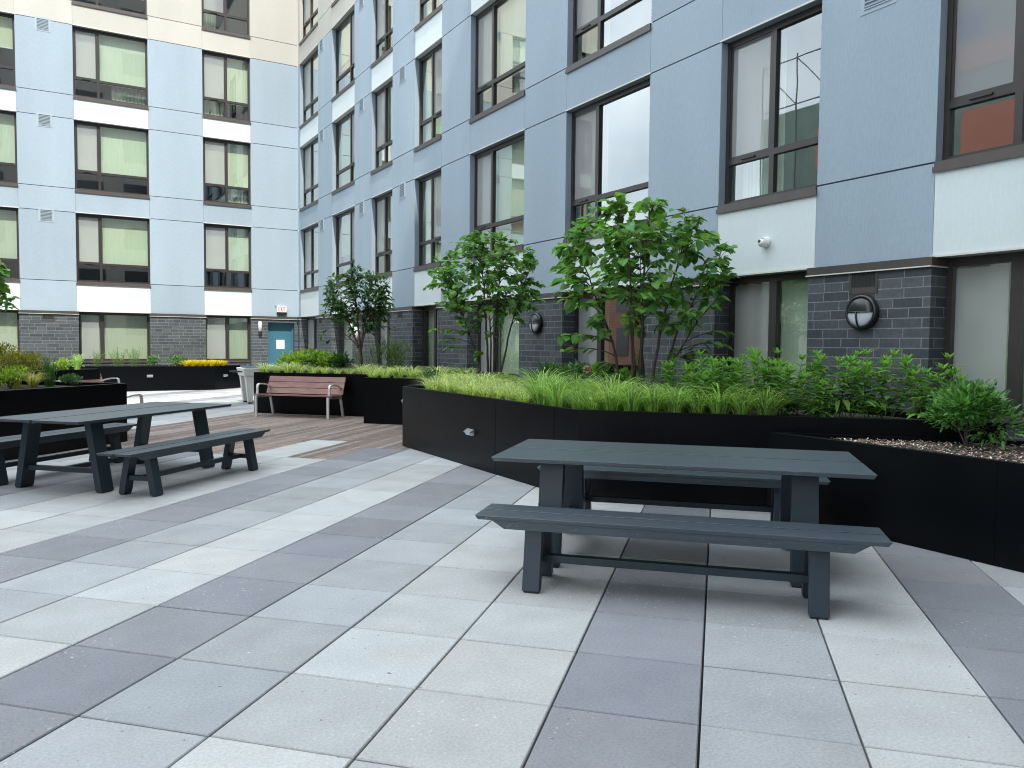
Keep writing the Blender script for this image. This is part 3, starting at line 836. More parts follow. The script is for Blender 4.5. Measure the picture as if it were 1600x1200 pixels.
# ------------------------------------------------------------------ stone game table
gt = empty("game_table", (4.85, 20.42, 0)); gt.scale = (1, 1, 1.1); tag(gt, "pale concrete game table with a blue top beyond the slatted bench", "game table")
b = MB()
b.hexa([(-.76, -.40, .62), (.76, -.40, .62), (.76, .40, .62), (-.76, .40, .62), (-.80, -.44, .80), (.80, -.44, .80), (.80, .44, .80), (-.80, .44, .80)])
b.build("table_body", M['concrete'], gt, bevel=.012)
b = MB(); b.box(-.72, .72, -.37, .37, .8005, .815); b.build("playing_surface", M['bluetop'], gt)
b = MB(); b.box(-.03, .03, -.38, .38, .8155, .86); b.build("net", M['plastic'], gt)
b = MB(); b.box(-.30, .12, -.43, -.40, .8006, .83); b.build("score_rail", M['plastic'], gt)
for sx in (-1, 1):
    for sy in (-1, 1):
        b = MB(); x = sx * .62; y = sy * .30
        b.hexa([(x - .05, y - .05, .03), (x + .05, y - .05, .03), (x + .05, y + .05, .03), (x - .05, y + .05, .03),
                (x - .12, y - .09, .62), (x + .12, y - .09, .62), (x + .12, y + .09, .62), (x - .12, y + .09, .62)])
        lg = b.build("leg", M['concrete'], gt, bevel=.01)
        f = MB(); f.box(x - .045, x + .045, y - .045, y + .045, 0, .0295); f.build("foot_pad", M['lampblack'], lg)
b = MB()
for y in (-.2, .15): b.tube([(-.79, y, .72), (-1.02, y, .72)], .016, 8)
b.build("handle", M['lampblack'], gt)

# ------------------------------------------------------------------ lamps, sign, camera
def bulkhead(Y, z, label):
    root = empty("wall_lamp", (XC - .055, Y, z)); tag(root, label, "wall lamp", "round bulkhead lamps on the brick")
    T = Matrix(((0, 0, -1, 0), (0, 1, 0, 0), (1, 0, 0, 0), (0, 0, 0, 1)))      # local z -> -X, local x -> up
    T = Matrix.Rotation(0, 4, 'X') @ T
    b = MB(); b.T = T; r = .175
    b.lathe([(0, 0), (r, 0), (r + .012, .02), (r + .012, .06), (r - .004, .075), (r - .02, .078), (r - .024, .06)], 40)
    b.build("housing", M['lampblack'], root, smooth=True)
    def dome(k): return [((r - .022) * math.cos(t * math.pi / 16), .062 + k * math.sin(t * math.pi / 16)) for t in range(0, 9)]
    b = MB(); b.T = T; b.lathe(dome(.055), 24, a0=math.pi / 2, a1=3 * math.pi / 2); b.build("lens", M['lens'], root, smooth=True)
    b = MB(); b.T = T; b.lathe(dome(.062), 24, a0=-math.pi / 2 - .02, a1=math.pi / 2 + .02); b.build("hood", M['lampblack'], root, smooth=True)
    b = MB(); b.T = T
    b.tube([(-(r - .02) * math.cos(t), .008, .066 + .062 * math.sin(t)) for t in [i * math.pi / 2 / 8 for i in range(9)]], .009, 8)
    b.tube([(.0, -(r - .02) * math.cos(t), .066 + .062 * math.sin(t)) for t in [i * math.pi / 12 for i in range(13)]], .007, 8)
    b.build("guard", M['lampblack'], root, smooth=True)
bulkhead(5.34, 1.90, "large round black bulkhead lamp on the nearest brick pier")
bulkhead(11.85, 1.91, "round black bulkhead lamp on the brick pier between the two larger trees")

ex = empty("exit_sign", (6.90, YL, 2.65)); tag(ex, "white sign reading EXIT in red above the teal door", "sign")
b = MB(); b.box(-.155, .155, -.075, 0, -.075, .135); b.build("sign_face", M['plastic'], ex, bevel=.006)
b = MB(); b.box(-.17, .17, -.10, 0, -.155, -.078); b.build("base_box", M['lampblack'], ex, bevel=.006)
b = MB(); b.tube([(-.20, -.01, .15), (-.20, -.05, .13)], .018, 8); b.build("bracket", M['scaf'], ex)
b = MB()
def stroke(x0, z0, x1, z1, w=.017):
    d = Vector((x1 - x0, 0, z1 - z0)).normalized(); nn = Vector((-d.z, 0, d.x)) * w / 2
    a = Vector((x0, 0, z0)); c = Vector((x1, 0, z1)); y0, y1 = -.0795, -.0755
    b.hexa([(a - nn + Vector((0, y1, 0))), (c - nn + Vector((0, y1, 0))), (c + nn + Vector((0, y1, 0))), (a + nn + Vector((0, y1, 0))),
            (a - nn + Vector((0, y0, 0))), (c - nn + Vector((0, y0, 0))), (c + nn + Vector((0, y0, 0))), (a + nn + Vector((0, y0, 0)))])
zb, zt = -.045, .105
stroke(-.115, zb, -.115, zt, .018)
for z in (zb + .008, (zb + zt) / 2, zt - .008): stroke(-.106, z, -.062, z, .016)
stroke(-.045, zb, .012, zt); stroke(-.045, zt, -.0215, (zb + zt) / 2 + .012); stroke(-.0115, (zb + zt) / 2 - .012, .012, zb)
stroke(.038, zb, .038, zt, .018)
stroke(.095, zb, .095, zt - .0165, .018); stroke(.06, zt - .008, .13, zt - .008, .016)
b.build("lettering", M['red'], ex)

sc_ = empty("security_camera", (XC, 6.74, 2.79)); tag(sc_, "white dome security camera on the pale panel under a window", "camera")
T = Matrix(((0, 0, -1, 0), (0, 1, 0, 0), (1, 0, 0, 0), (0, 0, 0, 1)))
b = MB(); b.T = T
b.lathe([(0, 0), (.065, 0), (.068, .012), (.060, .03), (.055, .055), (.048, .075)], 28); b.build("mount", M['plastic'], sc_, smooth=True)
b = MB(); b.T = Matrix.Translation((-.05, 0, -.012)) @ T
b.lathe([(.052, 0.0), (.052, .03), (.047, .052), (.034, .07), (.018, .08), (0, .083)], 28); b.build("body", M['plastic'], sc_, smooth=True)
b = MB(); b.T = Matrix.Translation((-.118, .0, .004)) @ T
b.lathe([(0, 0), (.02, 0), (.02, .014), (0, .018)], 20); b.build("lens", M['lampblack'], sc_, smooth=True)

def sconce(loc, nrm, label):
    root = empty("wall_sconce", loc); tag(root, label, "wall lamp", "small white wall lamps")
    n_ = Vector((*nrm, 0))
    b = MB(); c = n_ * .03
    b.box(c.x - .05, c.x + .05, c.y - .05, c.y + .05, -.10, .12); b.build("back_plate", M['steel'], root, bevel=.01)
    b = MB(); c = n_ * .10
    b.T = Matrix.Translation((c.x, c.y, 0)); b.lathe([(0, -.17), (.062, -.16), (.066, .12), (.05, .17), (0, .18)], 20); b.build("shade", M['plastic'], root, smooth=True)
    b = MB(); b.T = Matrix.Translation((c.x, c.y, 0)); b.lathe([(0, -.20), (.05, -.20), (.06, -.171), (0, -.171)], 20); b.build("cap", M['lampblack'], root)
sconce((6.14, YL - .056, 2.06), (0, -1), "white wall lamp on the brick left of the teal door")
sconce((XC - .056, 21.2, 1.80), (-1, 0), "white wall lamp on the brick seen through the small dark tree")

def step_light(loc, ang, label):
    root = empty("step_light", loc, ang); tag(root, label, "step light", "small hooded lights on the planters")
    b = MB()      # local -y is outwards
    b.hexa([(-.085, -.012, -.04), (.085, -.012, -.04), (.085, 0, -.04), (-.085, 0, -.04), (-.085, -.012, .04), (.085, -.012, .04), (.085, 0, .04), (-.085, 0, .04)])
    b.build("back_plate", M['steel'], root)
    b = MB()
    b.hexa([(-.085, -.07, .0), (.085, -.07, .0), (.085, -.0125, .0), (-.085, -.0125, .0), (-.085, -.06, .008), (.085, -.06, .008), (.085, -.0125, .042), (-.085, -.0125, .042)])
    b.build("hood", M['steel_dark'], root, bevel=.003)
    b = MB()
    b.hexa([(-.078, -.03, -.036), (.078, -.03, -.036), (.078, -.0125, -.036), (-.078, -.0125, -.036), (-.078, -.055, -.001), (.078, -.055, -.001), (.078, -.0125, -.001), (-.078, -.0125, -.001)])
    b.build("lens", M['lens'], root)
M['steel_dark'] = mat("dull steel", (0.22, 0.225, 0.235), 0.45, metal=0.4)
step_light((4.463, 8.62, .435), -math.pi / 2, "hooded step light on the long middle planter's side")
step_light((2.58, 26.398, .46), 0, "hooded step light in the middle of the far charcoal planter")
step_light((4.85, 26.776, .44), math.pi / 4, "hooded step light at the right end of the far charcoal planter")
step_light((5.72, 13.678, .45), -math.pi / 4, "step light half hidden on the box planter beside the deck bench")

# ------------------------------------------------------------------ buildings out of view that shade and reflect
tw = empty("office_tower", (-6, -14, 0)); tag(tw, "tall tan tower closing the courtyard behind the viewer", "building")
b = MB(); b.box(-20, 21, -12, 0, 0, 47.4)
b.build("wall", M['tower'], tw)
b = MB()
for i in range(13):
    for k in range(12):
        x = -18.6 + k * 3.3; z = 2.0 + i * 3.4
        b.box(x, x + 1.9, .002, .03, z, z + 1.7)
wg = b.build("window", M['darkglass'], tw)

wb = empty("construction_building", (-16, 13, 0)); tag(wb, "half built block with green netting and orange sheathing mirrored in the nearest windows", "building")
b = MB(); b.box(-9, 0, -12, 16, 0, 6.5); b.build("lower_wall", M['beige'], wb)
b = MB()
for k in range(9):
    for z in (1.0, 3.9): b.box(.002, .04, -10.8 + k * 3.0, -9.6 + k * 3.0, z, z + 1.7)
b.build("window", M['darkglass'], wb)
b = MB(); b.box(-9, .05, -12, 11, 6.502, 17.5); b.box(-9, .05, 11.002, 15.5, 6.502, 13.0); b.build("netting", M['netgreen'], wb)
b = MB()
for z0, z1, y0, y1 in ((9.05, 10.9, -11.8, 5.35), (12.45, 13.45, -11.8, 5.9), (9.9, 11.8, 11.45, 12.2)): b.box(.052, .10, y0, y1, z0, z1)
b.build("sheathing", M['orange'], wb)
b = MB(); b.box(.052, .12, 4.6, 5.6, 13.7, 14.7); b.build("panel", M['bluepanel'], wb)
b = MB()
for y in (9.0, 11.2, 13.3, 15.4):
    b.tube([(.25, y, 6), (.25, y, 20 if y < 12 else 15.6)], .035, 6)
for z in (13.2, 15.4, 17.6, 19.6): b.tube([(.25, 9.0, z), (.25, 11.2 if z > 15.5 else 15.4, z)], .03, 6)
for y, z in ((9.0, 17.6), (11.2, 13.2), (13.3, 13.2)): b.tube([(.25, y, z), (.25, y + 2.1, z + 2.2)], .025, 6)
b.build("scaffold", M['scaf'], wb)

th_ = empty("brick_townhouse", (-16, 40, 0)); tag(th_, "red brick townhouse mirrored in the ground floor window behind the largest tree", "building")
b = MB(); b.box(-8, 0, -11.5, 12, 0, 6.2); b.build("wall", M['redbrick'], th_)
b = MB(); b.box(-8.1, .15, -11.6, 12.1, 6.202, 6.5); b.build("cornice", M['beige'], th_)
b = MB()
for k in range(7):
    for z in (.9, 3.7): b.box(.002, .04, -10 + k * 3.1, -8.8 + k * 3.1, z, z + 1.8)
b.build("window", M['darkglass'], th_)

# ------------------------------------------------------------------ plants
def leaf(b, p, d, up, L, W, col, fold=.25, mi=0, droop=0.0):
    d = d.normalized(); side = d.cross(up)
    if side.length < 1e-3: side = d.cross(Vector((1, 0, 0)))
    side.normalize(); nrm = side.cross(d).normalized()
    mid = p + d * L * .45 + nrm * (-fold * W * .25); tip = p + d * L - nrm * droop * L
    l1 = p + d * L * .22 + side * W * .42 + nrm * W * fold * .6; l2 = p + d * L * .62 + side * W * .40 + nrm * (W * fold * .5 - droop * L * .4)
    r1 = p + d * L * .22 - side * W * .42 + nrm * W * fold * .6; r2 = p + d * L * .62 - side * W * .40 + nrm * (W * fold * .5 - droop * L * .4)
    i = [b.add(q) for q in (p, l1, l2, tip, r2, r1, mid)]
    b.idx((i[0], i[6], i[2], i[1]), mi, col); b.idx((i[6], i[3], i[2]), mi, col)
    b.idx((i[0], i[5], i[4], i[6]), mi, col); b.idx((i[6], i[4], i[3]), mi, col)

def lcol(r, lo=.6, hi=1.35, warm=.12):
    k = r.uniform(lo, hi); w = r.uniform(-warm, warm)
    return (k * (1 + w), k, k * (1 - w))

def bez(p0, p1, p2, n):
    return [(p0 * (1 - t) ** 2 + p1 * 2 * t * (1 - t) + p2 * t * t) for t in [i / n for i in range(n + 1)]]

def make_tree(name, loc, label, stems, crown_c, crown_r, ntips, leafsize, lmat, bmat, seed, aspect=.85, per=8, stem_r=.022, group=None, single=0.0, low=()):
    r = random.Random(seed)
    root = empty(name, loc); tag(root, label, "tree", group)
    tb = MB(); lb = MB(); nodes = []
    cc = Vector(crown_c); rr = Vector(crown_r)
    fork = Vector((0, 0, single))
    if single > 0: tb.tube([(0, 0, -.1), (.01, 0, single * .5), (0.0, 0, single + .02)], [stem_r * 2.1, stem_r * 1.8, stem_r * 1.6], 9)
    for (bx, by, tx, ty, tz, rad) in stems:
        p0 = Vector((bx, by, -.1)) if single == 0 else fork + Vector((bx * .3, by * .3, -.02))
        p2 = Vector((tx, ty, tz)); mid = p0.lerp(p2, .5) + Vector((-(tx - bx) * .22, -(ty - by) * .22, .12)) + Vector((r.uniform(-.05, .05), r.uniform(-.05, .05), 0))
        path = bez(p0, mid, p2, 12)
        path = [q + Vector((r.uniform(-.012, .012), r.uniform(-.012, .012), 0)) if 0 < i < 12 else q for i, q in enumerate(path)]
        rads = [rad * (1 - .78 * i / 12) for i in range(13)]
        tb.tube(path, rads, 7)
        for i in range(3, 13): nodes.append((path[i], rads[i], path[i] - path[i - 1]))
    voids = []
    for _ in range(9):
        vv = Vector((r.gauss(0, 1), r.gauss(0, 1), r.gauss(0, 1))).normalized() * r.uniform(.35, 1.0)
        voids.append((Vector((vv.x * rr.x, vv.y * rr.y, vv.z * rr.z)) + cc, r.uniform(.20, .36) * rr.z))
    tips = []
    k = 0
    while len(tips) < ntips and k < 20000:
        k += 1
        v = Vector((r.uniform(-1, 1), r.uniform(-1, 1), r.uniform(-1, 1)))
        if not (.30 < v.length < 1.0): continue
        if v.z < -.5 and r.random() < .5: continue
        q = cc + Vector((v.x * rr.x, v.y * rr.y, v.z * rr.z))
        if any((q - c_).length < k_ for c_, k_ in voids): continue
        if any((q - t).length < leafsize * .9 for t in tips): continue
        tips.append(q)
    tips += [Vector(x) for x in low]
    for q in tips:
        cand = [(n_[0] - q).length + (1.2 * max(0, n_[0].z - q.z + .05)) for n_ in nodes]
        n0, nr, nd = nodes[min(range(len(cand)), key=cand.__getitem__)]
        mid = n0.lerp(q, .45) + nd.normalized() * .10 + Vector((0, 0, .03))
        path = bez(n0, mid, q, 6)
        r0 = min(nr * .6, .008)
        tb.tube(path, [r0 * (1 - .8 * i / 6) + .0008 for i in range(7)], 5)
        for j in range(per):
            t = .35 + .65 * (j + r.random()) / per
            s = min(int(t * 6), 5); p = path[s].lerp(path[s + 1], t * 6 - s)
            dirv = (path[s + 1] - path[s]).normalized()
            out = Vector((r.uniform(-1, 1), r.uniform(-1, 1), r.uniform(-.55, .25)))
            rad = (p - cc); rad.z = 0
            d = (dirv * .6 + out * .9 + (rad.normalized() * .35 if rad.length > 1e-3 else Vector())).normalized()
            up = Vector((r.uniform(-.5, .5), r.uniform(-.5, .5), 1))
            L = leafsize * r.uniform(.65, 1.2)
            p = p + d * .02
            hgt = (p.z - cc.z) / rr.z
            leaf(lb, p, d, up, L, L * aspect, lcol(r, .5, 1.6, .2), .22, 0, r.uniform(.05, .35))
    tb.build("trunk", bmat, root, smooth=True, recalc=False)
    lb.build("crown", lmat, root, recalc=False)
    return root

ZS = MIDH - .06
make_tree("redbud_tree", (5.93, 7.16, ZS), "largest multi stemmed tree with broad heart shaped leaves, nearest in the long planter",
          [(-.14, .08, -.72, .30, 1.75, .022), (-.05, .04, -.18, .15, 2.1, .026), (0, 0, .05, -.05, 2.2, .03), (.07, -.06, .42, -.30, 2.05, .024),
           (.12, -.10, .72, -.45, 1.65, .022), (.05, -.02, .25, .35, 1.9, .02), (.16, -.12, .60, -.62, 1.25, .018), (-.10, 0, -.40, -.25, 1.75, .018)],
          (-.03, .0, 1.58), (1.04, 1.0, .86), 255, .118, M['redbud'], M['bark'], 5, .95, 8, group="broad leaved trees in the long planter",
          low=[(-.72, .50, .62), (-.55, .42, .75), (-.80, .62, .78), (.62, -.38, .62), (.80, -.55, .70), (.52, -.25, .52), (.9, -.5, .85), (.3, -.2, .62), (-.4, .3, .45)])
make_tree("redbud_tree", (5.95, 10.78, ZS), "smaller multi stemmed broad leaved tree farther along the long planter",
          [(-.08, .06, -.62, .30, 1.65, .020), (-.03, .02, -.15, .1, 2.1, .024), (.02, -.02, .15, -.05, 2.15, .024), (.07, -.05, .50, -.30, 1.9, .02), (.02, .05, .1, .4, 1.8, .018)],
          (-.12, .02, 1.60), (.93, .9, .84), 225, .110, M['redbud'], M['bark'], 8, .92, 8, group="broad leaved trees in the long planter",
          low=[(-.68, .45, .75), (-.78, .55, .9), (-.60, .42, .62), (-.2, .1, .5)])
make_tree("maple_tree", (5.95, 16.9, .82), "small dark tree with reddish bark behind the slatted bench",
          [(-.12, .05, -.55, .35, 1.75, .024), (.0, .0, -.12, .05, 2.25, .026), (.05, -.03, .28, -.1, 2.3, .024), (.1, -.05, .58, -.32, 2.1, .02), (-.1, .1, -.62, .4, 1.1, .016)],
          (-.05, .02, 1.62), (.82, .78, .76), 330, .105, M['smallleaf'], M['bark_red'], 12, .5, 10, stem_r=.026, single=.62,
          low=[(-.62, .42, .75), (-.72, .5, .85), (.72, -.45, .98), (.82, -.5, 1.02)])
make_tree("small_tree", (-1.14, 13.96, .82), "green tree at the left edge with only a few leaves in view",
          [(-.1, 0, -.3, .1, 1.6, .024), (0, 0, .15, -.05, 1.9, .024), (.05, .05, .5, -.3, 1.55, .02), (0, .1, .1, .5, 1.7, .02)],
          (.0, .0, 1.45), (.82, .82, .62), 70, .115, M['redbud'], M['bark'], 31, .9, 8)

def blade(b, p, ang, h, reach, w, col, n=4, mi=0, start=.0):
    d = Vector((math.cos(ang), math.sin(ang), 0)); s = Vector((-d.y, d.x, 0)); pr = None
    for i in range(n + 1):
        t = i / n
        q = p + d * (reach * t ** 1.5 + start) + Vector((0, 0, h * (2.15 * t - 1.35 * t * t)))
        ww = w * (1 - t) ** .7 * .5 + .0004
        cur = (b.add(q - s * ww), b.add(q + s * ww))
        if pr: b.idx((pr[0], pr[1], cur[1], cur[0]), mi, col)
        pr = cur

def make_clump(name, mtl, seed, nb=130, h=(.16, .30), reach=(.10, .30), w=.006, spread=.05, lo=.55, hi=1.35):
    r = random.Random(seed); b = MB()
    for _ in range(nb):
        a = r.uniform(0, 2 * math.pi); rad = spread * math.sqrt(r.random())
        p = Vector((rad * math.cos(a), rad * math.sin(a), -.01))
        blade(b, p, a + r.uniform(-.7, .7), r.uniform(*h), r.uniform(*reach), w * r.uniform(.7, 1.3), lcol(r, lo, hi, .10))
    o = b.build(name, mtl, recalc=False)
    return o

class Proto:
    """a set of prototype plants; the first use moves the prototype itself, later uses copy it"""
    def __init__(s, protos): s.p = protos; s.used = [False] * len(protos)
    def place(s, i, loc, rz, sc, label, cat, group):
        i %= len(s.p)
        o = s.p[i] if not s.used[i] else copy_tree(s.p[i])
        s.used[i] = True
        o.location = loc; o.rotation_euler = (0, 0, rz); o.scale = (sc, sc, sc)
        tag(o, label, cat, group); return o

rp = random.Random(77)
sedge = Proto([make_clump("sedge_clump", M['sedge'], 100 + i, 180, (.15, .29), (.16, .42), .0070, .06, .4, 1.5) for i in range(4)])
grn = Proto([make_clump("grass_clump", M['sedge_dark'], 200 + i, 160, (.20, .38), (.24, .54), .0085, .06, .4, 1.55) for i in range(3)])
# middle planter: front row (pale) then greener clumps towards the corner
row = []
for i in range(13): row.append((4.66 + rp.uniform(-.03, .05), 10.35 - i * .335))
for i, (x, y) in enumerate(row):
    P_ = sedge if i < 9 else grn
    nm = "pale sedge" if i < 9 else "green arching grass"
    P_.place(i, (x, y, ZS), rp.uniform(0, 6.28), rp.uniform(.82, 1.25), f"{nm} tuft on the long planter's front edge, {ORD[i]} from its far end", "grass", "grass tufts along the long planter's front edge")
row2 = [(5.02 + rp.uniform(-.05, .08), 10.5 - i * .36) for i in range(12)]
for i, (x, y) in enumerate(row2):
    P_ = sedge if i < 7 else grn
    nm = "pale sedge" if i < 7 else "green arching grass"
    P_.place(i + 1, (x, y, ZS), rp.uniform(0, 6.28), rp.uniform(.9, 1.4), f"{nm} tuft in the long planter's second row, {ORD[i]} from its far end", "grass", "grass tufts in the long planter's second row")
for i in range(8):
    x = 4.80 + i * .155; y = 6.20 - i * .142
    grn.place(i, (x, y + .05, ZS), rp.uniform(0, 6.28), rp.uniform(.9, 1.15), f"green grass tuft past the long planter's front corner, {ORD[i]} from that corner", "grass", "grass tufts past the long planter's corner")
for i in range(5):
    grn.place(i + 2, (5.32 + i * .12, 7.35 - i * .33, ZS), rp.uniform(0, 6.28), rp.uniform(.95, 1.2), f"green grass tuft round the largest tree's stems, {ORD[i]} from its far side", "grass", "grass tufts round the largest tree")
# bench planters
for i in range(11):
    x = 3.98 + i * .205; y = 17.50 - i * .205
    sedge.place(i, (x + .03, y + .07, .82), rp.uniform(0, 6.28), rp.uniform(.72, 1.3), f"pale sedge tuft in the planter behind the deck bench, {ORD[i]} from the left", "grass", "sedge tufts behind the deck bench")
for i in range(8):
    x = 5.33 + i * .19; y = 14.42 - i * .19
    sedge.place(i, (x + .02, y + .06, .815), rp.uniform(0, 6.28), rp.uniform(.8, 1.35), f"pale sedge tuft on the box planter right of the deck bench, {ORD[i]} from the left", "grass", "sedge tufts on the box planter")

def make_perennial(name, mtl, seed, nst=13, h=(.34, .60), spread=.19, L=.19, W=.062, pairs=7, lo=.6, hi=1.4):
    r = random.Random(seed); root = empty(name); sb = MB(); lb = MB()
    for _ in range(nst):
        a = r.uniform(0, 6.28); rad = spread * math.sqrt(r.random()); hh = r.uniform(*h)
        p0 = Vector((rad * math.cos(a) * .6, rad * math.sin(a) * .6, -.02)); p2 = Vector((rad * math.cos(a) * 1.5, rad * math.sin(a) * 1.5, hh))
        path = bez(p0, p0.lerp(p2, .5) + Vector((0, 0, .06)), p2, 6)
        sb.tube(path, [.004 * (1 - .5 * i / 6) for i in range(7)], 5)
        for j in range(pairs):
            t = .18 + .82 * j / (pairs - 1); s = min(int(t * 6), 5); p = path[s].lerp(path[s + 1], t * 6 - s)
            a2 = j * 1.57 + r.uniform(-.4, .4)
            for q in (0, math.pi):
                e = .30 + .6 * t ** 2 + r.uniform(-.3, .3)
                d = Vector((math.cos(a2 + q), math.sin(a2 + q), e))
                k = (1.1 - .45 * t) if t < .9 else .55
                leaf(lb, p, d, Vector((0, 0, 1)), L * k * r.uniform(.8, 1.2), W * k * r.uniform(.85, 1.2), lcol(r, lo, hi, .12), .3, 0, r.uniform(.25, .65))
        for q in range(5):
            a2 = q * 1.26; leaf(lb, p2, Vector((math.cos(a2), math.sin(a2), 1.1)), Vector((0, 0, 1)), L * .5, W * .5, lcol(r, 1.0, 1.5, .1), .3)
    sb.build("stem", M['stem'], root, recalc=False); lb.build("foliage", mtl, root, recalc=False)
    return root
ph = Proto([make_perennial("leafy_perennial", M['phlox'], 300 + i) for i in range(3)])
pp = [(5.66, 5.75), (5.98, 5.92), (6.02, 5.42), (6.38, 5.42), (6.62, 5.02), (6.86, 4.72), (6.98, 4.30), (5.78, 6.35), (6.36, 5.02)]
nmz = ["leftmost leafy green perennial, beside the arching grass", "leafy perennial behind the leftmost one, below the nearest tree", "bushy leafy perennial left of the lamp pier's window",
       "tall leafy perennial in front of the window left of the lamp pier", "leafy perennial below the large bulkhead lamp's left side", "leafy perennial directly under the large bulkhead lamp",
       "last leafy perennial at the long planter's right end, by the mulch bed", "leafy perennial under the largest tree's right branches", "low leafy perennial at the planter rim below the lamp pier's window"]
for i, (x, y) in enumerate(pp):
    ph.place(i, (x, y, ZS), rp.uniform(0, 6.28), rp.uniform(.9, 1.1) if i != 8 else .7, nmz[i], "perennial", "leafy perennials along the long planter")

def make_bush(name, mtl, seed, rad=(.3, .3, .25), n=420, L=.06, W=.03, lo=.55, hi=1.4, up=.3, stems=9, warm=.12, stemmat='bark', fold=.25):
    r = random.Random(seed); root = empty(name); sb = MB(); lb = MB()
    lumps = [(Vector((r.uniform(-.6, .6) * rad[0], r.uniform(-.6, .6) * rad[1], rad[2] * r.uniform(.75, 1.45))), r.uniform(.38, .62)) for _ in range(9)]
    for c, k in lumps:
        sb.tube(bez(Vector((0, 0, -.02)), Vector((c.x * .3, c.y * .3, c.z * .6)), c, 5), [.006, .006, .005, .004, .003, .002], 5)
    for _ in range(n):
        c, k = r.choice(lumps)
        v = Vector((r.gauss(0, 1), r.gauss(0, 1), r.gauss(0, 1))).normalized()
        p = c + Vector((v.x * rad[0], v.y * rad[1], v.z * rad[2])) * k * r.uniform(.55, 1.05)
        if p.z < .01: p.z = r.uniform(.01, .05)
        d = (v + Vector((0, 0, up)) + Vector((r.uniform(-.5, .5), r.uniform(-.5, .5), r.uniform(-.4, .4))))
        s = r.uniform(.7, 1.25)
        leaf(lb, p, d, Vector((r.uniform(-.4, .4), r.uniform(-.4, .4), 1)), L * s, W * s, lcol(r, lo, hi, warm), fold, 0, r.uniform(0, .25))
    sb.build("stem", M[stemmat], root, recalc=False); lb.build("foliage", mtl, root, recalc=False)
    return root
def bush(name, mtl, seed, loc, label, cat="shrub", group=None, **k):
    o = make_bush(name, mtl, seed, **k); o.location = loc; tag(o, label, cat, group); return o

bush("evergreen_shrub", M['box'], 400, (6.58, 3.72, RH - .045), "glossy green shrub growing alone in the bark mulch at right", rad=(.36, .36, .27), n=2300, L=.062, W=.030, lo=.45, hi=1.8, up=.6)
bush("hydrangea", M['hydr'], 401, (5.95, 9.25, ZS), "dark broad leaved bush with a faded pink bloom between the trees", rad=(.34, .34, .20), n=420, L=.12, W=.07)
h2 = bush("hydrangea", M['hydr'], 402, (6.0, 8.55, ZS), "dark broad leaved bush left of the largest tree's stems", rad=(.36, .36, .22), n=420, L=.12, W=.07)
bush("hydrangea", M['phlox'], 403, (6.35, 8.0, ZS), "mid green leafy bush touching the largest tree's left stems", rad=(.25, .25, .18), n=260, L=.10, W=.05)
fl = MB(); fl.T = Matrix.Translation((-.02, -.25, .38)); rf = random.Random(9)
for _ in range(70):
    v = Vector((rf.gauss(0, 1), rf.gauss(0, 1), rf.gauss(0, 1))).normalized()
    leaf(fl, v * .03, v + Vector((rf.uniform(-.5, .5), rf.uniform(-.5, .5), .2)), Vector((0, 0, 1)), .035, .035, (1, rf.uniform(.85, 1.1), 1))
fl.build("bloom", M['pink'], h2, recalc=False)
bush("lime_perennial", M['lime'], 404, (5.75, 11.75, ZS), "low lime green foliage left of the smaller broad leaved tree", "perennial", rad=(.28, .28, .12), n=260, L=.08, W=.05)
bush("lime_perennial", M['lime'], 405, (5.85, 11.15, ZS), "low lime green foliage touching the smaller broad leaved tree's stems", "perennial", rad=(.28, .26, .10), n=240, L=.07, W=.045)
bush("lime_perennial", M['lime'], 406, (5.75, 10.15, ZS), "low lime green foliage right of the smaller broad leaved tree's stems", "perennial", rad=(.24, .24, .12), n=220, L=.07, W=.045)
bush("dark_perennial", M['hydr'], 407, (5.45, 11.95, ZS), "small dark green mound at the long planter's far corner", "perennial", rad=(.17, .17, .13), n=240, L=.055, W=.025)
bush("dark_perennial", M['hydr'], 408, (6.55, 13.35, .815), "small dark mound at the right end of the box planter's grass", "perennial", rad=(.22, .22, .11), n=260, L=.055, W=.025)
# planter behind the bench: lime leafy bushes and tall wispy greens
for i, (x, y, k, mt_) in enumerate(((4.66, 17.98, .95, 'lime'), (5.02, 18.12, 1.3, 'lime'), (5.35, 17.95, 1.3, 'phlox'), (5.45, 17.65, 1.1, 'lime'), (5.7, 17.45, 1.05, 'hydr'))):
    bush("leafy_bush", M[mt_], 410 + i, (x, y, .82), ["low yellow green leafy bush at the left end of the bench planter", "lime leafy bush in front of the teal door", "bright green leafy bush right of the teal door",
         "lime leafy bush left of the small dark tree", "darker leafy bush at the small dark tree's foot"][i], rad=(.32 * k, .32 * k, .22 * k), n=360, L=.10, W=.055)

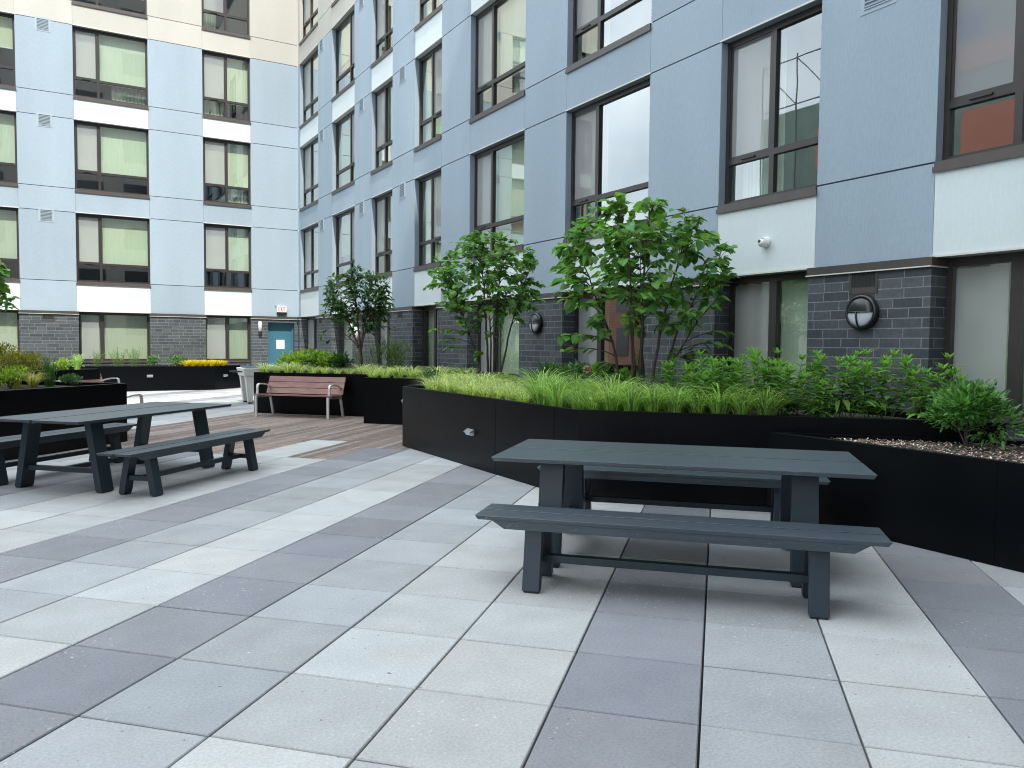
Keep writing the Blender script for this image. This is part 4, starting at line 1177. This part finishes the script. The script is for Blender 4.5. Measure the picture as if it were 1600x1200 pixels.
def make_wispy(name, mtl, seed, nst=22, h=(.45, .75), spread=.24, L=.075, W=.014, per=28, lo=.6, hi=1.3):
    r = random.Random(seed); root = empty(name); sb = MB(); lb = MB()
    for _ in range(nst):
        a = r.uniform(0, 6.28); rad = spread * math.sqrt(r.random()); hh = r.uniform(*h)
        p0 = Vector((rad * math.cos(a) * .5, rad * math.sin(a) * .5, -.02)); p2 = Vector((rad * math.cos(a) * 1.4, rad * math.sin(a) * 1.4, hh))
        path = bez(p0, p0.lerp(p2, .5) + Vector((0, 0, .08)), p2, 6)
        sb.tube(path, [.003 * (1 - .6 * i / 6) for i in range(7)], 4)
        for j in range(per):
            t = .12 + .88 * j / per; s = min(int(t * 6), 5); p = path[s].lerp(path[s + 1], t * 6 - s); a2 = r.uniform(0, 6.28)
            leaf(lb, p, Vector((math.cos(a2), math.sin(a2), r.uniform(.2, 1.2))), Vector((0, 0, 1)), L * r.uniform(.6, 1.2), W * r.uniform(.7, 1.3), lcol(r, lo, hi, .1), .2)
    sb.build("stem", M['stem'], root, recalc=False); lb.build("foliage", mtl, root, recalc=False)
    return root
wsp = Proto([make_wispy("wispy_perennial", M['wispy'], 500 + i) for i in range(3)])
wl_ = [((6.35, 16.75, .82), 1.15, "tall feathery green plant right of the small dark tree"), ((6.65, 16.35, .82), 1.25, "tallest feathery green plant at the right of the bench planter"),
       ((6.15, 17.25, .82), .95, "feathery green plant just behind the small dark tree"), ((6.75, 16.85, .82), 1.1, "feathery green plant close to the brick behind the bench planter"),
       ((1.15, 26.85, .70), .8, "wispy stems before the wide window in the far planter, leftmost"), ((1.75, 26.9, .70), .85, "wispy stems in the far planter, middle of three groups"),
       ((2.2, 26.85, .70), .9, "wispy stems in the far planter, right of three groups"), ((6.45, 7.55, ZS), .65, "airy seed stems behind the largest tree's left stems"),
       ((6.75, 6.55, ZS), .65, "airy seed stems right of the largest tree's base"), ((6.6, 6.15, ZS), .6, "airy seed stems between the largest tree and the leafy perennials"),
       ((5.7, 18.9, .82), .8, "slender green stems rising before the teal door")]
for i, (l_, k, lb_) in enumerate(wl_):
    wsp.place(i, l_, rp.uniform(0, 6.28), k, lb_, "perennial", "wispy plants")
# far planter
bush("round_shrub", M['box'], 430, (2.72, 26.85, .70), "small green shrub right of the wide window in the far planter", rad=(.20, .2, .2), n=300, L=.07, W=.035)
bush("round_shrub", M['box'], 431, (3.38, 26.8, .70), "small green shrub left of the yellow grass in the far planter", rad=(.24, .22, .21), n=340, L=.07, W=.035)
bush("hosta", M['phlox'], 432, (.62, 26.75, .70), "low broad leaved plant at the left of the far planter", "perennial", rad=(.20, .2, .08), n=60, L=.16, W=.08)
yel = Proto([make_clump("yellow_grass", M['yellow'], 440 + i, 130, (.14, .27), (.08, .26), .014, .07, .7, 1.3) for i in range(3)])
for i in range(13):
    yel.place(i, (3.66 + (i % 7) * .185 + (i // 7) * .09, 26.60 + (i // 7) * .22 + max(0, i % 7 - 4) * .13, .70), rp.uniform(0, 6.28), rp.uniform(.95, 1.2), f"bright yellow grass tuft in the far planter, {ORD[i]} from the left", "grass", "bright yellow grass tufts")
# left planter: golden shrubs, striped grass, spiky grass, boxwood
def lp(s, d): return (0.97 - S2 * s - S2 * d, 13.2 - S2 * s + S2 * d, .825)
bush("golden_shrub", M['gold'], 450, lp(.12, 1.72), "golden brown fine leaved shrub in the middle of the left planter", rad=(.30, .30, .27), n=1500, L=.05, W=.016, warm=.34, up=.9)
bush("golden_shrub", M['gold'], 451, lp(.50, 1.72), "golden green fine leaved shrub at the left picture edge", rad=(.34, .34, .34), n=1600, L=.05, W=.016, warm=.34, up=.9)
bush("golden_shrub", M['gold'], 460, lp(.95, 1.62), "golden shrub partly outside the left picture edge", rad=(.34, .34, .28), n=900, L=.05, W=.016, warm=.3, up=.9)
bush("golden_shrub", M['lime'], 452, lp(1.05, 1.05), "lower yellow green shrub at the front of the left planter", rad=(.26, .24, .17), n=900, L=.04, W=.016, warm=.2)
bush("boxwood", M['hydr'], 453, lp(.28, .72), "small dark green mound near the left planter's right end", rad=(.17, .17, .10), n=700, L=.035, W=.018)
st = make_clump("striped_grass", M['striped'], 454, 150, (.16, .28), (.16, .34), .009, .05, .7, 1.2); st.location = lp(.60, 1.12); tag(st, "cream striped grass tuft in the left planter", "grass")
st = make_clump("blue_grass", M['hydr'], 455, 64, (.32, .60), (.05, .24), .010, .07, .7, 1.5); st.location = lp(.34, 1.08); tag(st, "tall dark spiky grass in the left planter", "grass")
st = make_clump("striped_grass", M['striped'], 456, 80, (.18, .30), (.05, .16), .009, .05, .7, 1.2); st.location = lp(.88, 1.12); tag(st, "upright cream grass beside the striped tuft in the left planter", "grass")
bush("golden_shrub", M['gold'], 461, lp(2.5, 1.3), "golden shrub alone beyond the clump of other golden shrubs in the left planter", rad=(.34, .34, .28), n=800, L=.05, W=.016, warm=.3, up=.9)
bush("leafy_bush", M['phlox'], 462, lp(3.3, .8), "green leafy bush in the left planter near its left end", rad=(.32, .32, .22), n=360, L=.10, W=.055)
bush("leafy_bush", M['lime'], 463, lp(4.1, 1.3), "lime leafy bush at the very left end of the left planter", rad=(.32, .32, .22), n=360, L=.10, W=.055)
bush("lime_perennial", M['lime'], 457, (0.15, 20.35, .82), "small lime plant on the far left planter, behind the half hidden bench", "perennial", rad=(.22, .2, .16), n=240, L=.07, W=.035)
st = make_clump("grass_clump", M['sedge_dark'], 458, 120, (.28, .50), (.06, .22), .009, .06, .8, 1.5); st.location = (.5, 20.62, .82); tag(st, "upright lime grass tuft on the far left planter's right end", "grass")
bush("golden_shrub", M['gold'], 459, (-.75, 19.6, .82), "golden shrub on the far left planter behind the spiky grass", rad=(.36, .36, .30), n=700, L=.05, W=.016, warm=.25, up=.9)
